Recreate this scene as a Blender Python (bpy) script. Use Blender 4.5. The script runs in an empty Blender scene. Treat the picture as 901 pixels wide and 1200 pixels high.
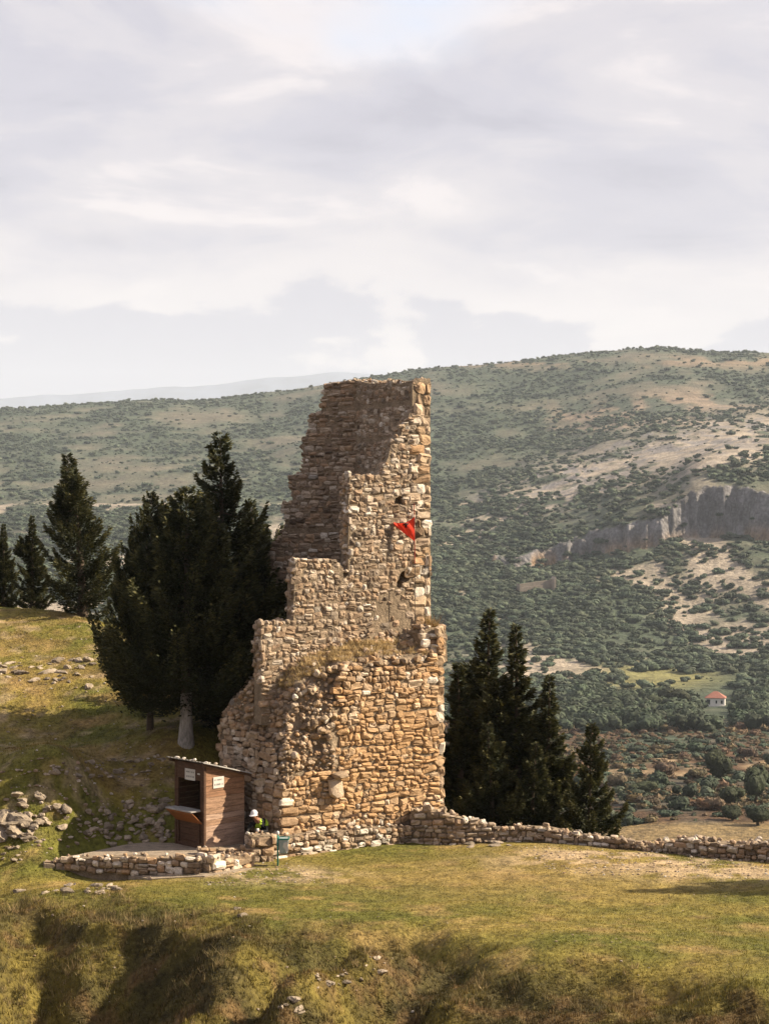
import bpy, bmesh, math, random
import numpy as np
from mathutils import Vector, Matrix

# ------------------------------------------------------------------ camera, sky, sun, exposure
F, CX, CY, H = 2030.0, 450.5, 600.0, 9.2          # focal length in photo pixels, image centre, eye height
scene = bpy.context.scene
col = scene.collection
SUN_AZ, SUN_EL = math.radians(86.0), math.radians(33.0)   # clockwise from +Y (view direction), elevation
SUN_DIR = Vector((math.sin(SUN_AZ) * math.cos(SUN_EL), math.cos(SUN_AZ) * math.cos(SUN_EL), math.sin(SUN_EL)))

cam_data = bpy.data.cameras.new('camera')
cam_data.sensor_fit = 'HORIZONTAL'
cam_data.sensor_width = 36.0
cam_data.lens = 36.0 * F / 901.0
cam_data.clip_start, cam_data.clip_end = 0.1, 60000.0
cam = bpy.data.objects.new('camera', cam_data)
cam.location = (0, 0, H)
cam.rotation_euler = (math.radians(90), 0, 0)
col.objects.link(cam)
scene.camera = cam

world = bpy.data.worlds.new('World')
scene.world = world
world.use_nodes = True


def build_world():
    nt = world.node_tree
    nt.nodes.clear()
    N = nt.nodes.new
    L = nt.links.new

    def math_node(op, a, b=None, c=None):
        n = N('ShaderNodeMath')
        n.operation = op
        for k, v in enumerate((a, b, c)):
            if v is None:
                continue
            if isinstance(v, (int, float)):
                n.inputs[k].default_value = v
            else:
                L(v, n.inputs[k])
        return n.outputs[0]

    out = N('ShaderNodeOutputWorld')
    bg = N('ShaderNodeBackground')
    L(bg.outputs[0], out.inputs[0])
    bg.inputs['Strength'].default_value = 0.1
    sky = N('ShaderNodeTexSky')
    sky.sky_type = 'NISHITA'
    sky.sun_disc = False
    sky.sun_elevation = SUN_EL
    sky.sun_rotation = SUN_AZ
    sky.air_density, sky.dust_density, sky.ozone_density = 1.0, 1.2, 1.0
    tc = N('ShaderNodeTexCoord')
    sep = N('ShaderNodeSeparateXYZ')
    L(tc.outputs['Generated'], sep.inputs[0])
    z = math_node('MAXIMUM', sep.outputs[2], 0.0)
    den = math_node('ADD', z, 0.11)
    x = math_node('DIVIDE', sep.outputs[0], den)
    y = math_node('DIVIDE', sep.outputs[1], den)
    cv = N('ShaderNodeCombineXYZ')
    L(x, cv.inputs[0]); L(y, cv.inputs[1])

    def noise(scale, detail, rough, distort, offset, vec=None):
        mp = N('ShaderNodeMapping')
        mp.inputs['Location'].default_value = offset
        L(vec if vec is not None else cv.outputs[0], mp.inputs[0])
        n = N('ShaderNodeTexNoise')
        n.inputs['Scale'].default_value = scale
        n.inputs['Detail'].default_value = detail
        n.inputs['Roughness'].default_value = rough
        n.inputs['Distortion'].default_value = distort
        L(mp.outputs[0], n.inputs['Vector'])
        return n.outputs['Fac']

    def ramp(fac, stops, interp='EASE'):
        r = N('ShaderNodeValToRGB')
        r.color_ramp.interpolation = interp
        els = r.color_ramp.elements
        while len(els) < len(stops):
            els.new(0.5)
        for e, (p, c) in zip(els, stops):
            e.position = p
            e.color = (*c, 1)
        L(fac, r.inputs[0])
        return r.outputs[0]

    # cloud sheet seen from below, in perspective; values are radiance x10 (background strength is 0.1)
    n1 = noise(0.9, 7, 0.55, 0.3, (3.1, 7.7, 0.0))
    n2 = noise(2.2, 9, 0.6, 0.5, (9.3, 1.2, 2.0))
    nn = math_node('ADD', math_node('MULTIPLY', n1, 0.5), math_node('MULTIPLY', n2, 0.5))
    sheet = ramp(nn, [(0.38, (1.72, 1.68, 2.04)), (0.455, (2.06, 2.0, 2.34)), (0.52, (2.42, 2.3, 2.52)), (0.59, (3.15, 2.9, 2.95))])
    # gaps open towards the zenith, where the sheet is seen face on
    n3 = noise(0.55, 5, 0.5, 0.2, (0.4, 5.5, 4.0))
    gapv = math_node('ADD', n3, math_node('MULTIPLY', z, 0.32))
    gap = ramp(gapv, [(0.80, (0, 0, 0)), (0.95, (1, 1, 1))])
    mix1 = N('ShaderNodeMix')
    mix1.data_type = 'RGBA'
    L(gap, mix1.inputs['Factor'])
    L(sheet, mix1.inputs[6]); L(sky.outputs[0], mix1.inputs[7])
    # heaped cloud bank standing round the horizon
    sv = N('ShaderNodeCombineXYZ')
    L(sep.outputs[0], sv.inputs[0]); L(sep.outputs[1], sv.inputs[1])
    L(math_node('MULTIPLY', sep.outputs[2], 2.2), sv.inputs[2])
    nb = noise(6.5, 7, 0.55, 0.1, (1.7, 0.2, 0.6), sv.outputs[0])
    bankv = math_node('ADD', math_node('SUBTRACT', math_node('MULTIPLY', nb, 0.26), z), 0.2)
    bank = ramp(bankv, [(0.222, (0, 0, 0)), (0.232, (1, 1, 1))])
    bright_v = math_node('ADD', math_node('SUBTRACT', math_node('MULTIPLY', nb, 0.22), math_node('MULTIPLY', z, 0.9)), 0.2)
    glow = ramp(bright_v, [(0.15, (0, 0, 0)), (0.20, (1, 1, 1))])
    mix2 = N('ShaderNodeMix'); mix2.data_type = 'RGBA'
    L(math_node('MULTIPLY', glow, 0.8), mix2.inputs['Factor'])
    L(mix1.outputs[2], mix2.inputs[6]); mix2.inputs[7].default_value = (2.95, 2.74, 2.78, 1)
    mix3 = N('ShaderNodeMix'); mix3.data_type = 'RGBA'
    L(math_node('MULTIPLY', bank, 0.85), mix3.inputs['Factor'])
    L(mix2.outputs[2], mix3.inputs[6]); mix3.inputs[7].default_value = (1.88, 1.85, 2.22, 1)
    L(mix3.outputs[2], bg.inputs['Color'])


build_world()

sun_data = bpy.data.lights.new('sun', 'SUN')
sun_data.energy = 5.0
sun_data.angle = math.radians(0.5)
sun_data.color = (1.0, 0.85, 0.63)
sun = bpy.data.objects.new('sun', sun_data)
sun.rotation_euler = SUN_DIR.to_track_quat('Z', 'Y').to_euler()
col.objects.link(sun)

vs = scene.view_settings
vs.view_transform = 'Standard'
vs.look = 'None'
vs.exposure = 1.5
vs.gamma = 1.0
vs.use_curve_mapping = False
scene.render.engine = 'CYCLES'
scene.cycles.use_denoising = True
scene.cycles.max_bounces = 5
scene.cycles.diffuse_bounces = 3
scene.cycles.volume_bounces = 0
scene.cycles.sample_clamp_indirect = 4.0

# ------------------------------------------------------------------ helpers
rng = np.random.default_rng(7)
random.seed(7)


def P(px, py, D):
    """photo pixel at depth D (m along +Y) -> world point"""
    return np.array(((px - CX) / F * D, D, H - (py - CY) / F * D))


def to_px(p):
    p = np.asarray(p, float)
    return CX + F * p[..., 0] / p[..., 1], CY + F * (H - p[..., 2]) / p[..., 1]


def _hash(ix, iy, seed):
    h = (ix.astype(np.int64) * 374761393 + iy.astype(np.int64) * 668265263 + seed * 1442695041) & 0x7fffffff
    h = ((h ^ (h >> 13)) * 1274126177) & 0x7fffffff
    return ((h ^ (h >> 16)) & 0xffffff) / float(0xffffff)


def vnoise(x, y, seed=0):
    x = np.asarray(x, float); y = np.asarray(y, float)
    ix = np.floor(x); iy = np.floor(y)
    fx = x - ix; fy = y - iy
    fx = fx * fx * fx * (fx * (fx * 6 - 15) + 10); fy = fy * fy * fy * (fy * (fy * 6 - 15) + 10)
    ix = ix.astype(np.int64); iy = iy.astype(np.int64)
    a = _hash(ix, iy, seed); b = _hash(ix + 1, iy, seed)
    c = _hash(ix, iy + 1, seed); d = _hash(ix + 1, iy + 1, seed)
    return (a + (b - a) * fx) * (1 - fy) + (c + (d - c) * fx) * fy


def fbm(x, y, oct=4, seed=0, gain=0.5):
    s = 0.0; amp = 1.0; tot = 0.0
    for k in range(oct):
        s = s + amp * vnoise(np.asarray(x) * 2 ** k + 17.3 * k, np.asarray(y) * 2 ** k - 9.1 * k, seed + k)
        tot += amp; amp *= gain
    return s / tot


def smooth(a, b, x):
    t = np.clip((np.asarray(x, float) - a) / (b - a), 0, 1)
    return t * t * (3 - 2 * t)


def in_poly(px, py, poly):
    px = np.asarray(px, float); py = np.asarray(py, float)
    r = np.zeros(np.broadcast(px, py).shape, bool)
    n = len(poly)
    for i in range(n):
        x0, y0 = poly[i]; x1, y1 = poly[(i + 1) % n]
        if y0 == y1:
            continue
        c = ((y0 > py) != (y1 > py)) & (px < (x1 - x0) * (py - y0) / (y1 - y0) + x0)
        r ^= c
    return r


class RBF:
    def __init__(self, pts, vals, c):
        self.p = np.asarray(pts, float); self.c = c
        n = len(self.p)
        A = np.zeros((n + 3, n + 3))
        A[:n, :n] = self.k(self.p, self.p)
        A[:n, n] = 1; A[:n, n + 1:] = self.p
        A[n:, :n] = A[:n, n:].T
        self.w = np.linalg.solve(A, np.concatenate([np.asarray(vals, float), np.zeros(3)]))

    def k(self, a, b):
        return -np.sqrt(((a[:, None, :] - b[None, :, :]) ** 2).sum(-1) + self.c ** 2)

    def __call__(self, q):
        q = np.asarray(q, float)
        out = np.empty(len(q))
        for i in range(0, len(q), 20000):
            qq = q[i:i + 20000]
            out[i:i + 20000] = self.k(qq, self.p) @ self.w[:-3] + self.w[-3] + qq @ self.w[-2:]
        return out


def mesh_from(name, verts, faces, mat=None, colors=None, smooth_shade=False):
    """faces: (n,3)/(n,4) int array or list of tuples; colors: per vertex rgb"""
    me = bpy.data.meshes.new(name)
    verts = np.asarray(verts, float)
    if isinstance(faces, np.ndarray):
        k = faces.shape[1]
        me.vertices.add(len(verts)); me.vertices.foreach_set('co', verts.ravel())
        me.loops.add(faces.size); me.loops.foreach_set('vertex_index', faces.astype(np.int32).ravel())
        me.polygons.add(len(faces))
        me.polygons.foreach_set('loop_start', np.arange(0, faces.size, k, dtype=np.int32))
        me.update(calc_edges=True)
    else:
        me.from_pydata(verts.tolist(), [], faces)
    if colors is not None:
        ca = me.color_attributes.new('Col', 'FLOAT_COLOR', 'POINT')
        c4 = np.ones((len(verts), 4)); c4[:, :3] = colors
        ca.data.foreach_set('color', c4.ravel())
    me.polygons.foreach_set('use_smooth', np.full(len(me.polygons), smooth_shade))
    if mat is not None:
        me.materials.append(mat)
    me.update()
    return me


def add(name, me, parent=None, loc=None, label=None, cat=None, group=None, kind=None):
    o = bpy.data.objects.new(name, me)
    col.objects.link(o)
    if parent is not None:
        o.parent = parent
    if loc is not None:
        o.location = loc
    if label: o['label'] = label
    if cat: o['category'] = cat
    if group: o['group'] = group
    if kind: o['kind'] = kind
    return o


class MB:
    """small mesh builder"""
    def __init__(self):
        self.v = []; self.f = []

    def box(self, x0, x1, y0, y1, z0, z1):
        return self.hexa([(x0, y0, z0), (x1, y0, z0), (x1, y1, z0), (x0, y1, z0), (x0, y0, z1), (x1, y0, z1), (x1, y1, z1), (x0, y1, z1)])

    def hexa(self, p):
        n = len(self.v)
        self.v += [tuple(map(float, q)) for q in p]
        for f in ((0, 3, 2, 1), (4, 5, 6, 7), (0, 1, 5, 4), (1, 2, 6, 5), (2, 3, 7, 6), (3, 0, 4, 7)):
            self.f.append(tuple(n + i for i in f))
        return self

    def tube(self, pts, radii, sides=8, cap=True):
        pts = [Vector(p) for p in pts]
        if isinstance(radii, (int, float)):
            radii = [radii] * len(pts)
        n = len(self.v)
        for i, p in enumerate(pts):
            d = (pts[min(i + 1, len(pts) - 1)] - pts[max(i - 1, 0)]).normalized()
            a = d.orthogonal().normalized() if abs(d.z) < 0.9 else d.cross(Vector((0, 1, 0))).normalized()
            b = d.cross(a)
            for k in range(sides):
                t = 2 * math.pi * k / sides
                self.v.append(tuple(p + (a * math.cos(t) + b * math.sin(t)) * radii[i]))
        for i in range(len(pts) - 1):
            for k in range(sides):
                k2 = (k + 1) % sides
                self.f.append((n + i * sides + k, n + i * sides + k2, n + (i + 1) * sides + k2, n + (i + 1) * sides + k))
        if cap:
            self.f.append(tuple(n + k for k in range(sides))[::-1])
            self.f.append(tuple(n + (len(pts) - 1) * sides + k for k in range(sides)))
        return self

    def build(self, name, mat, parent=None, bevel=0.0, smooth_shade=False, **kw):
        me = mesh_from(name, self.v, self.f, mat, smooth_shade=smooth_shade)
        bm = bmesh.new(); bm.from_mesh(me)
        bmesh.ops.recalc_face_normals(bm, faces=bm.faces)
        if bevel:
            bmesh.ops.bevel(bm, geom=bm.edges[:], offset=bevel, segments=1, affect='EDGES')
        bm.to_mesh(me); bm.free()
        return add(name, me, parent, **kw)


def empty(name, loc, rz=0.0, label=None, cat=None, group=None):
    o = add(name, None, None, loc, label, cat, group)
    o.rotation_euler = (0, 0, rz)
    o.empty_display_size = 0.3
    return o


# ------------------------------------------------------------------ materials
ALB = 0.74      # one factor on every base colour


def material(name, base=(0.5, 0.5, 0.5), attr=False, var=(0.75, 1.2), scale=6.0, scale2=40.0, rough=0.9, bump=0.0, bump_scale=30.0,
             hue_random=0.0, trans=0.0, spec=0.2, detail=5.0, bump_dist=0.02, stretch=(1, 1, 1)):
    m = bpy.data.materials.new(name)
    m.use_nodes = True
    nt = m.node_tree
    N = nt.nodes.new; L = nt.links.new
    bs = nt.nodes['Principled BSDF']
    bs.inputs['Roughness'].default_value = rough
    bs.inputs['Specular IOR Level'].default_value = spec
    tc = N('ShaderNodeTexCoord')
    mp = N('ShaderNodeMapping'); mp.inputs['Scale'].default_value = stretch
    geo = N('ShaderNodeNewGeometry')
    L(geo.outputs['Position'], mp.inputs[0])
    n1 = N('ShaderNodeTexNoise'); n1.inputs['Scale'].default_value = scale; n1.inputs['Detail'].default_value = detail
    n2 = N('ShaderNodeTexNoise'); n2.inputs['Scale'].default_value = scale2; n2.inputs['Detail'].default_value = 3
    L(mp.outputs[0], n1.inputs['Vector']); L(mp.outputs[0], n2.inputs['Vector'])
    ad = N('ShaderNodeMath'); ad.operation = 'ADD'
    L(n1.outputs['Fac'], ad.inputs[0]); L(n2.outputs['Fac'], ad.inputs[1])
    mr = N('ShaderNodeMapRange')
    mr.inputs['From Min'].default_value = 0.7; mr.inputs['From Max'].default_value = 1.3
    mr.inputs['To Min'].default_value = var[0] * ALB; mr.inputs['To Max'].default_value = var[1] * ALB
    L(ad.outputs[0], mr.inputs[0])
    mul = N('ShaderNodeMix'); mul.data_type = 'RGBA'; mul.blend_type = 'MULTIPLY'; mul.inputs['Factor'].default_value = 1
    if attr:
        at = N('ShaderNodeAttribute'); at.attribute_name = 'Col'
        L(at.outputs['Color'], mul.inputs[6])
    else:
        mul.inputs[6].default_value = (*base, 1)
    L(mr.outputs[0], mul.inputs[7])
    outc = mul.outputs[2]
    if hue_random:
        oi = N('ShaderNodeObjectInfo')
        hs = N('ShaderNodeHueSaturation')
        r1 = N('ShaderNodeMapRange'); r1.inputs['To Min'].default_value = 0.5 - hue_random * 0.25; r1.inputs['To Max'].default_value = 0.5 + hue_random * 0.2
        r2 = N('ShaderNodeMapRange'); r2.inputs['To Min'].default_value = 1 - hue_random * 3; r2.inputs['To Max'].default_value = 1 + hue_random * 4
        L(oi.outputs['Random'], r1.inputs[0]); L(oi.outputs['Random'], r2.inputs[0])
        ml = N('ShaderNodeMath'); ml.operation = 'MULTIPLY'; ml.inputs[1].default_value = 7.31
        fr = N('ShaderNodeMath'); fr.operation = 'FRACT'
        L(oi.outputs['Random'], ml.inputs[0]); L(ml.outputs[0], fr.inputs[0]); L(fr.outputs[0], r2.inputs[0])
        L(r1.outputs[0], hs.inputs['Hue']); L(r2.outputs[0], hs.inputs['Value'])
        L(outc, hs.inputs['Color'])
        outc = hs.outputs[0]
    L(outc, bs.inputs['Base Color'])
    if bump:
        nb = N('ShaderNodeTexNoise'); nb.inputs['Scale'].default_value = bump_scale; nb.inputs['Detail'].default_value = 6
        nb.inputs['Roughness'].default_value = 0.65
        L(mp.outputs[0], nb.inputs['Vector'])
        b = N('ShaderNodeBump'); b.inputs['Strength'].default_value = bump; b.inputs['Distance'].default_value = bump_dist
        L(nb.outputs['Fac'], b.inputs['Height']); L(b.outputs[0], bs.inputs['Normal'])
    if trans:
        tr = N('ShaderNodeBsdfTranslucent'); L(outc, tr.inputs['Color'])
        ms = N('ShaderNodeMixShader'); ms.inputs[0].default_value = trans
        L(bs.outputs[0], ms.inputs[1]); L(tr.outputs[0], ms.inputs[2])
        L(ms.outputs[0], nt.nodes['Material Output'].inputs['Surface'])
    return m


M = {
    'stone': material('limestone', attr=True, var=(0.6, 1.22), scale=9, scale2=55, bump=0.7, bump_scale=26, bump_dist=0.03),
    'mortar': material('lime_mortar', (0.32, 0.245, 0.17), var=(0.5, 1.25), scale=4, scale2=30, bump=1.0, bump_scale=14, bump_dist=0.05),
    'ground': material('meadow_soil', attr=True, var=(0.42, 1.5), scale=2.4, scale2=11, bump=1.0, bump_scale=9, bump_dist=0.09, detail=10),
    'far': material('hillside_soil', attr=True, var=(0.5, 1.4), scale=0.05, scale2=0.45, bump=0.9, bump_scale=0.15, bump_dist=4.0, detail=10),
    'grass': material('grass_blades', attr=True, var=(0.8, 1.2), scale=2, scale2=9, rough=0.7, trans=0.25),
    'needle': material('conifer_needles', attr=True, var=(0.7, 1.25), scale=1.5, scale2=8, rough=0.75, trans=0.18),
    'leaf': material('scrub_leaves', attr=True, var=(0.85, 1.15), scale=0.5, scale2=2, rough=0.8, hue_random=0.12),
    'bark': material('bark', (0.10, 0.075, 0.055), scale=5, scale2=30, bump=0.8, bump_scale=18),
    'limewash': material('limewashed_bark', (0.5, 0.46, 0.41), var=(0.45, 1.15), scale=4, scale2=20, bump=0.8, bump_scale=14, stretch=(1, 1, 0.4)),
    'plank': material('weathered_plank', (0.31, 0.17, 0.10), var=(0.55, 1.45), scale=2.5, scale2=14, bump=0.4, bump_scale=12, stretch=(1, 1, 10), rough=0.75),
    'plank_mid': material('worn_plank', (0.37, 0.23, 0.15), var=(0.5, 1.45), scale=2.5, scale2=14, bump=0.4, bump_scale=12, stretch=(1, 1, 10), rough=0.8),
    'plank_pale': material('bleached_plank', (0.50, 0.34, 0.25), var=(0.5, 1.4), scale=2.5, scale2=14, bump=0.4, bump_scale=12, stretch=(1, 1, 10), rough=0.85),
    'plank_dark': material('dark_plank', (0.10, 0.055, 0.034), var=(0.6, 1.4), scale=4, scale2=18, bump=0.4, bump_scale=22, stretch=(1, 1, 5), rough=0.7),  # much darker base colour than the boards on the tower side
    'panel': material('varnished_panel', (0.33, 0.13, 0.045), var=(0.75, 1.2), scale=4, scale2=25, rough=0.5),
    'dark': material('unlit_boarding', (0.03, 0.022, 0.017), rough=0.9),  # near-black base colour stands in for shade inside the kiosk
    'tin': material('weathered_roof_sheet', (0.42, 0.40, 0.38), var=(0.6, 1.15), scale=5, scale2=30, rough=0.6, bump=0.3),
    'paper': material('paper', (0.66, 0.64, 0.6), var=(0.9, 1.05)),
    'ink': material('printed_ink', (0.22, 0.22, 0.22)),
    'teal': material('teal_paint', (0.04, 0.25, 0.21), var=(0.8, 1.2), rough=0.5),
    'bin': material('pale_bin_metal', (0.36, 0.43, 0.43), var=(0.8, 1.15), rough=0.5),
    'white': material('white_paint', (0.75, 0.74, 0.72), var=(0.85, 1.05), rough=0.6),
    'red': material('red_cloth', (0.98, 0.075, 0.035), var=(0.9, 1.1), rough=0.7, trans=0.3),
    'black': material('black_cloth', (0.012, 0.012, 0.014), rough=0.85),
    'pole': material('red_pole', (0.32, 0.05, 0.04), rough=0.6),
    'rust': material('rusty_rod', (0.06, 0.045, 0.04), rough=0.8),
    'hivis': material('high_visibility_fabric', (0.42, 0.62, 0.05), rough=0.7),
    'capwhite': material('white_cap_cloth', (0.78, 0.76, 0.8), var=(0.9, 1.05)),
    'skin': material('skin', (0.28, 0.14, 0.09), rough=0.6),
    'trouser': material('grey_trousers', (0.07, 0.08, 0.09), rough=0.9),
    'plaster': material('white_plaster', (0.85, 0.82, 0.78), var=(0.85, 1.08), scale=0.6, scale2=4),
    'tile': material('red_roof_tile', (0.36, 0.16, 0.12), var=(0.8, 1.2), scale=1, scale2=6),
    'glass': material('dark_window_glass', (0.04, 0.045, 0.05), rough=0.25, spec=0.5),
    'greyroof': material('grey_sheet_roof', (0.30, 0.32, 0.35), scale=0.5, scale2=3),
    'gravel': material('pale_gravel', (0.36, 0.29, 0.22), var=(0.55, 1.3), scale=5, scale2=30, bump=0.9, bump_scale=25, bump_dist=0.03),
    'ridge': material('haze_tinted_ridge', (0.15, 0.18, 0.27), scale=0.002, scale2=0.01),  # bluish base colour adds distance haze on top of the volume
}

# ------------------------------------------------------------------ near ground: castle plateau, hill at the left, camera's own slope
GC = [  # photo pixel, depth
    (500, 985, 48.6), (640, 990, 47.6), (745, 998, 46.8), (901, 1012, 45.4), (400, 995, 47.3), (300, 1010, 45.7), (232, 1023, 44.2), (60, 1018, 44.9),
    (450, 1060, 40.6), (700, 1070, 39.8), (901, 1080, 39.0), (250, 1050, 41.6), (330, 1070, 39.8),
    (700, 1135, 34.9), (620, 1130, 35.3), (901, 1160, 33.4), (500, 1098, 37.6), (410, 1082, 38.7), (800, 1143, 34.5),
    (700, 1200, 33.0), (901, 1200, 32.5), (560, 1200, 33.6), (500, 1150, 35.6), (620, 1175, 34.2),
    (413, 1127, 36.4), (440, 1160, 35.0), (400, 1200, 33.4), (100, 1055, 41.3), (40, 1050, 42.0), (0, 1060, 41.4), (130, 1045, 42.0), (300, 1090, 38.1),
    (0, 1000, 45.6), (60, 1000, 45.6), (0, 960, 46.4), (85, 985, 46.5), (150, 987, 47.2), (0, 930, 46.9), (80, 915, 47.3), (40, 950, 46.6), (0, 905, 47.5), (0, 880, 50.3), (100, 880, 50.6), (0, 850, 53.0),
    (100, 860, 52.6), (180, 845, 53.0), (222, 866, 51.0), (0, 800, 55.5), (80, 790, 56.2), (150, 800, 55.6), (0, 775, 58), (80, 765, 59), (0, 712, 66), (60, 717, 65.5),
    (120, 729, 63.5), (200, 765, 58.6), (120, 960, 47.4), (160, 960, 47.9), (195, 930, 48.7), (255, 935, 49.4), (300, 850, 54), (140, 905, 49.6), (-120, 1000, 45.6), (-120, 900, 48.0), (-120, 705, 66.5),
]
pts = [P(*c) for c in GC]
pts += [np.array(q, float) for q in [
    (-2, 58, 1.0), (2, 60, -1.5), (4, 54, -1.6), (8, 52, -1.5), (8, 49.5, -0.6), (4, 51.5, -0.6), (12, 50, -1.5), (2, 52, 0.2), (8, 60, -4.5), (14, 58, -4.5), (0, 72, -6), (10, 74, -9), (22, 60, -6),
    (-16, 72, 5.4), (-16, 82, 1), (-8, 78, -1), (-26, 66, 6.5), (-30, 80, 3), (-26, 52, 3), (-24, 44, 0.4), (16, 44, 0), (22, 42, 0), (24, 48, -2),
    (-6, 40, 0.0), (-8.5, 38, -0.2), (-5, 36.5, -0.15), (-3, 35.5, -0.1), (-8, 33, -0.4), (-3, 32.5, -0.4), (-20, 36, -0.6), (18, 34, -0.1), (24, 34, 0), (-4, 29.5, -2.2), (4, 30, -1.9), (12, 29.5, -1.6), (-12, 29.5, -2.0), (0, 23, -2.4), (10, 23, -2.0), (-10, 23, -2.2), (24, 24, -1), (-24, 24, -1.5),
    (0, 14, 1.2), (8, 14, 1.4), (-8, 14, 1.0), (0, 6, 5.6), (0, 0, 7.6), (10, 0, 7.6), (-10, 0, 7.4), (20, 5, 6.5), (-20, 5, 6.0), (0, -8, 8.2), (-25, 95, -8), (0, 95, -14), (25, 95, -14)]]
pts = np.array(pts)
ground_rbf = RBF(pts[:, :2], pts[:, 2], 1.2)


def _xy0(px, py):
    d = H * F / (py - CY)
    return ((px - CX) / F * d, d)


RIM = [_xy0(*c) for c in ((-160, 1034), (-40, 1038), (20, 1044), (60, 1062), (130, 1082), (200, 1086), (236, 1094), (258, 1112), (264, 1140), (266, 1190), (266, 1260))]
SPUR = [_xy0(*c) for c in ((540, 1112), (470, 1119), (425, 1124), (380, 1141), (335, 1170), (290, 1203), (250, 1240))]


def hollow(x, y, line=None):
    """distance below the rim of the eroded hollow in the left foreground (positive inside)"""
    best = np.full(np.shape(x), 1e9); sgn = np.ones(np.shape(x))
    line = line or RIM
    for (x0, y0), (x1, y1) in zip(line[:-1], line[1:]):
        dx, dy = x1 - x0, y1 - y0
        t = np.clip(((x - x0) * dx + (y - y0) * dy) / (dx * dx + dy * dy), 0, 1)
        d = np.hypot(x - x0 - t * dx, y - y0 - t * dy)
        s = dx * (y - y0) - dy * (x - x0)
        up = d < best
        best = np.where(up, d, best); sgn = np.where(up, np.where(s < 0, 1.0, -1.0), sgn)
    return best * sgn


def rough_zone(x, y):
    """0 on the mown-looking lawn, 1 on the rough slopes of foreground and hill"""
    px = CX + F * x / y
    py = CY + F * H / y
    edge = np.interp(px, [-100, 0, 100, 230, 330, 400, 500, 620, 760, 901, 1100], [1030, 1040, 1048, 1065, 1085, 1088, 1098, 1128, 1140, 1160, 1165])
    fore = smooth(-14, 22, py - edge + 26 * (fbm(x * 0.9, y * 0.9, 3, 5) - 0.5))
    hill = smooth(0.5, 2.0, ground_rbf(np.stack([x, y], 1)) if np.ndim(x) else 0) * (y > 40)
    return np.clip(fore + 0.55 * hill, 0, 1), fore


def ground_z(x, y, detail=True):
    x = np.atleast_1d(np.asarray(x, float)); y = np.atleast_1d(np.asarray(y, float))
    z = ground_rbf(np.stack([x, y], 1))
    if detail:
        r, fore = rough_zone(x, np.maximum(y, 1))
        z = z + 0.05 * (fbm(x * 0.35, y * 0.35, 3, 2) - 0.5)
        dh = hollow(x, y) + 0.9 * (fbm(x * 0.7, y * 0.7, 3, 61) - 0.5)
        bowl = smooth(-9.0, -7.2, x + 0.6 * (fbm(y * 0.8, x * 0.3, 2, 62) - 0.5)) * (y > 24)
        z = z - (2.2 * smooth(0.0, 2.7, dh) + 0.3 * smooth(0.0, 0.3, dh)) * bowl
        # stony spur with a gully behind it
        ds = hollow(x, y, SPUR) + 0.5 * (fbm(x * 0.9 + 5, y * 0.9, 3, 63) - 0.5)
        ext = (1 - smooth(440, 540, CX + F * x / np.maximum(y, 1))) * (y > 26) * smooth(-6.5, -4.0, x)
        z = z + ext * (0.45 * np.exp(-(ds / 0.45) ** 2) - 1.0 * np.exp(-((ds - 1.15) / 0.6) ** 2) - 0.5 * smooth(0.0, 2.0, -ds))
        z = z + r * (0.42 * (fbm(x * 0.75, y * 0.75, 4, 3) - 0.5) + 0.10 * (fbm(x * 3, y * 3, 3, 4) - 0.5))
        bump = fbm(x * 0.55 + 9, y * 0.5, 3, 23) - 0.5
        z = z + fore * (0.8 * bump - 0.5 * np.abs(fbm(x * 0.8 + 3, y * 0.7, 2, 27) - 0.5) + 0.22 * (fbm(x * 1.7, y * 1.7, 3, 29) - 0.5))
    return z


def gz(x, y):
    return float(ground_z(x, y)[0])


def ray_ground(px, py, d0=30.0, d1=75.0):
    """first point of the ground seen at this pixel"""
    D = np.arange(d0, d1, 0.05)
    x = (px - CX) / F * D
    zr = H - (py - CY) / F * D
    zg = ground_z(x, D)
    k = np.argmax(zg >= zr)
    if not (zg >= zr).any():
        k = len(D) - 1
    return np.array((x[k], D[k], zg[k]))


def srgb(r, g, b):
    c = np.array((r, g, b)) / 255.0
    return np.where(c <= 0.04045, c / 12.92, ((c + 0.055) / 1.055) ** 2.4)


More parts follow.
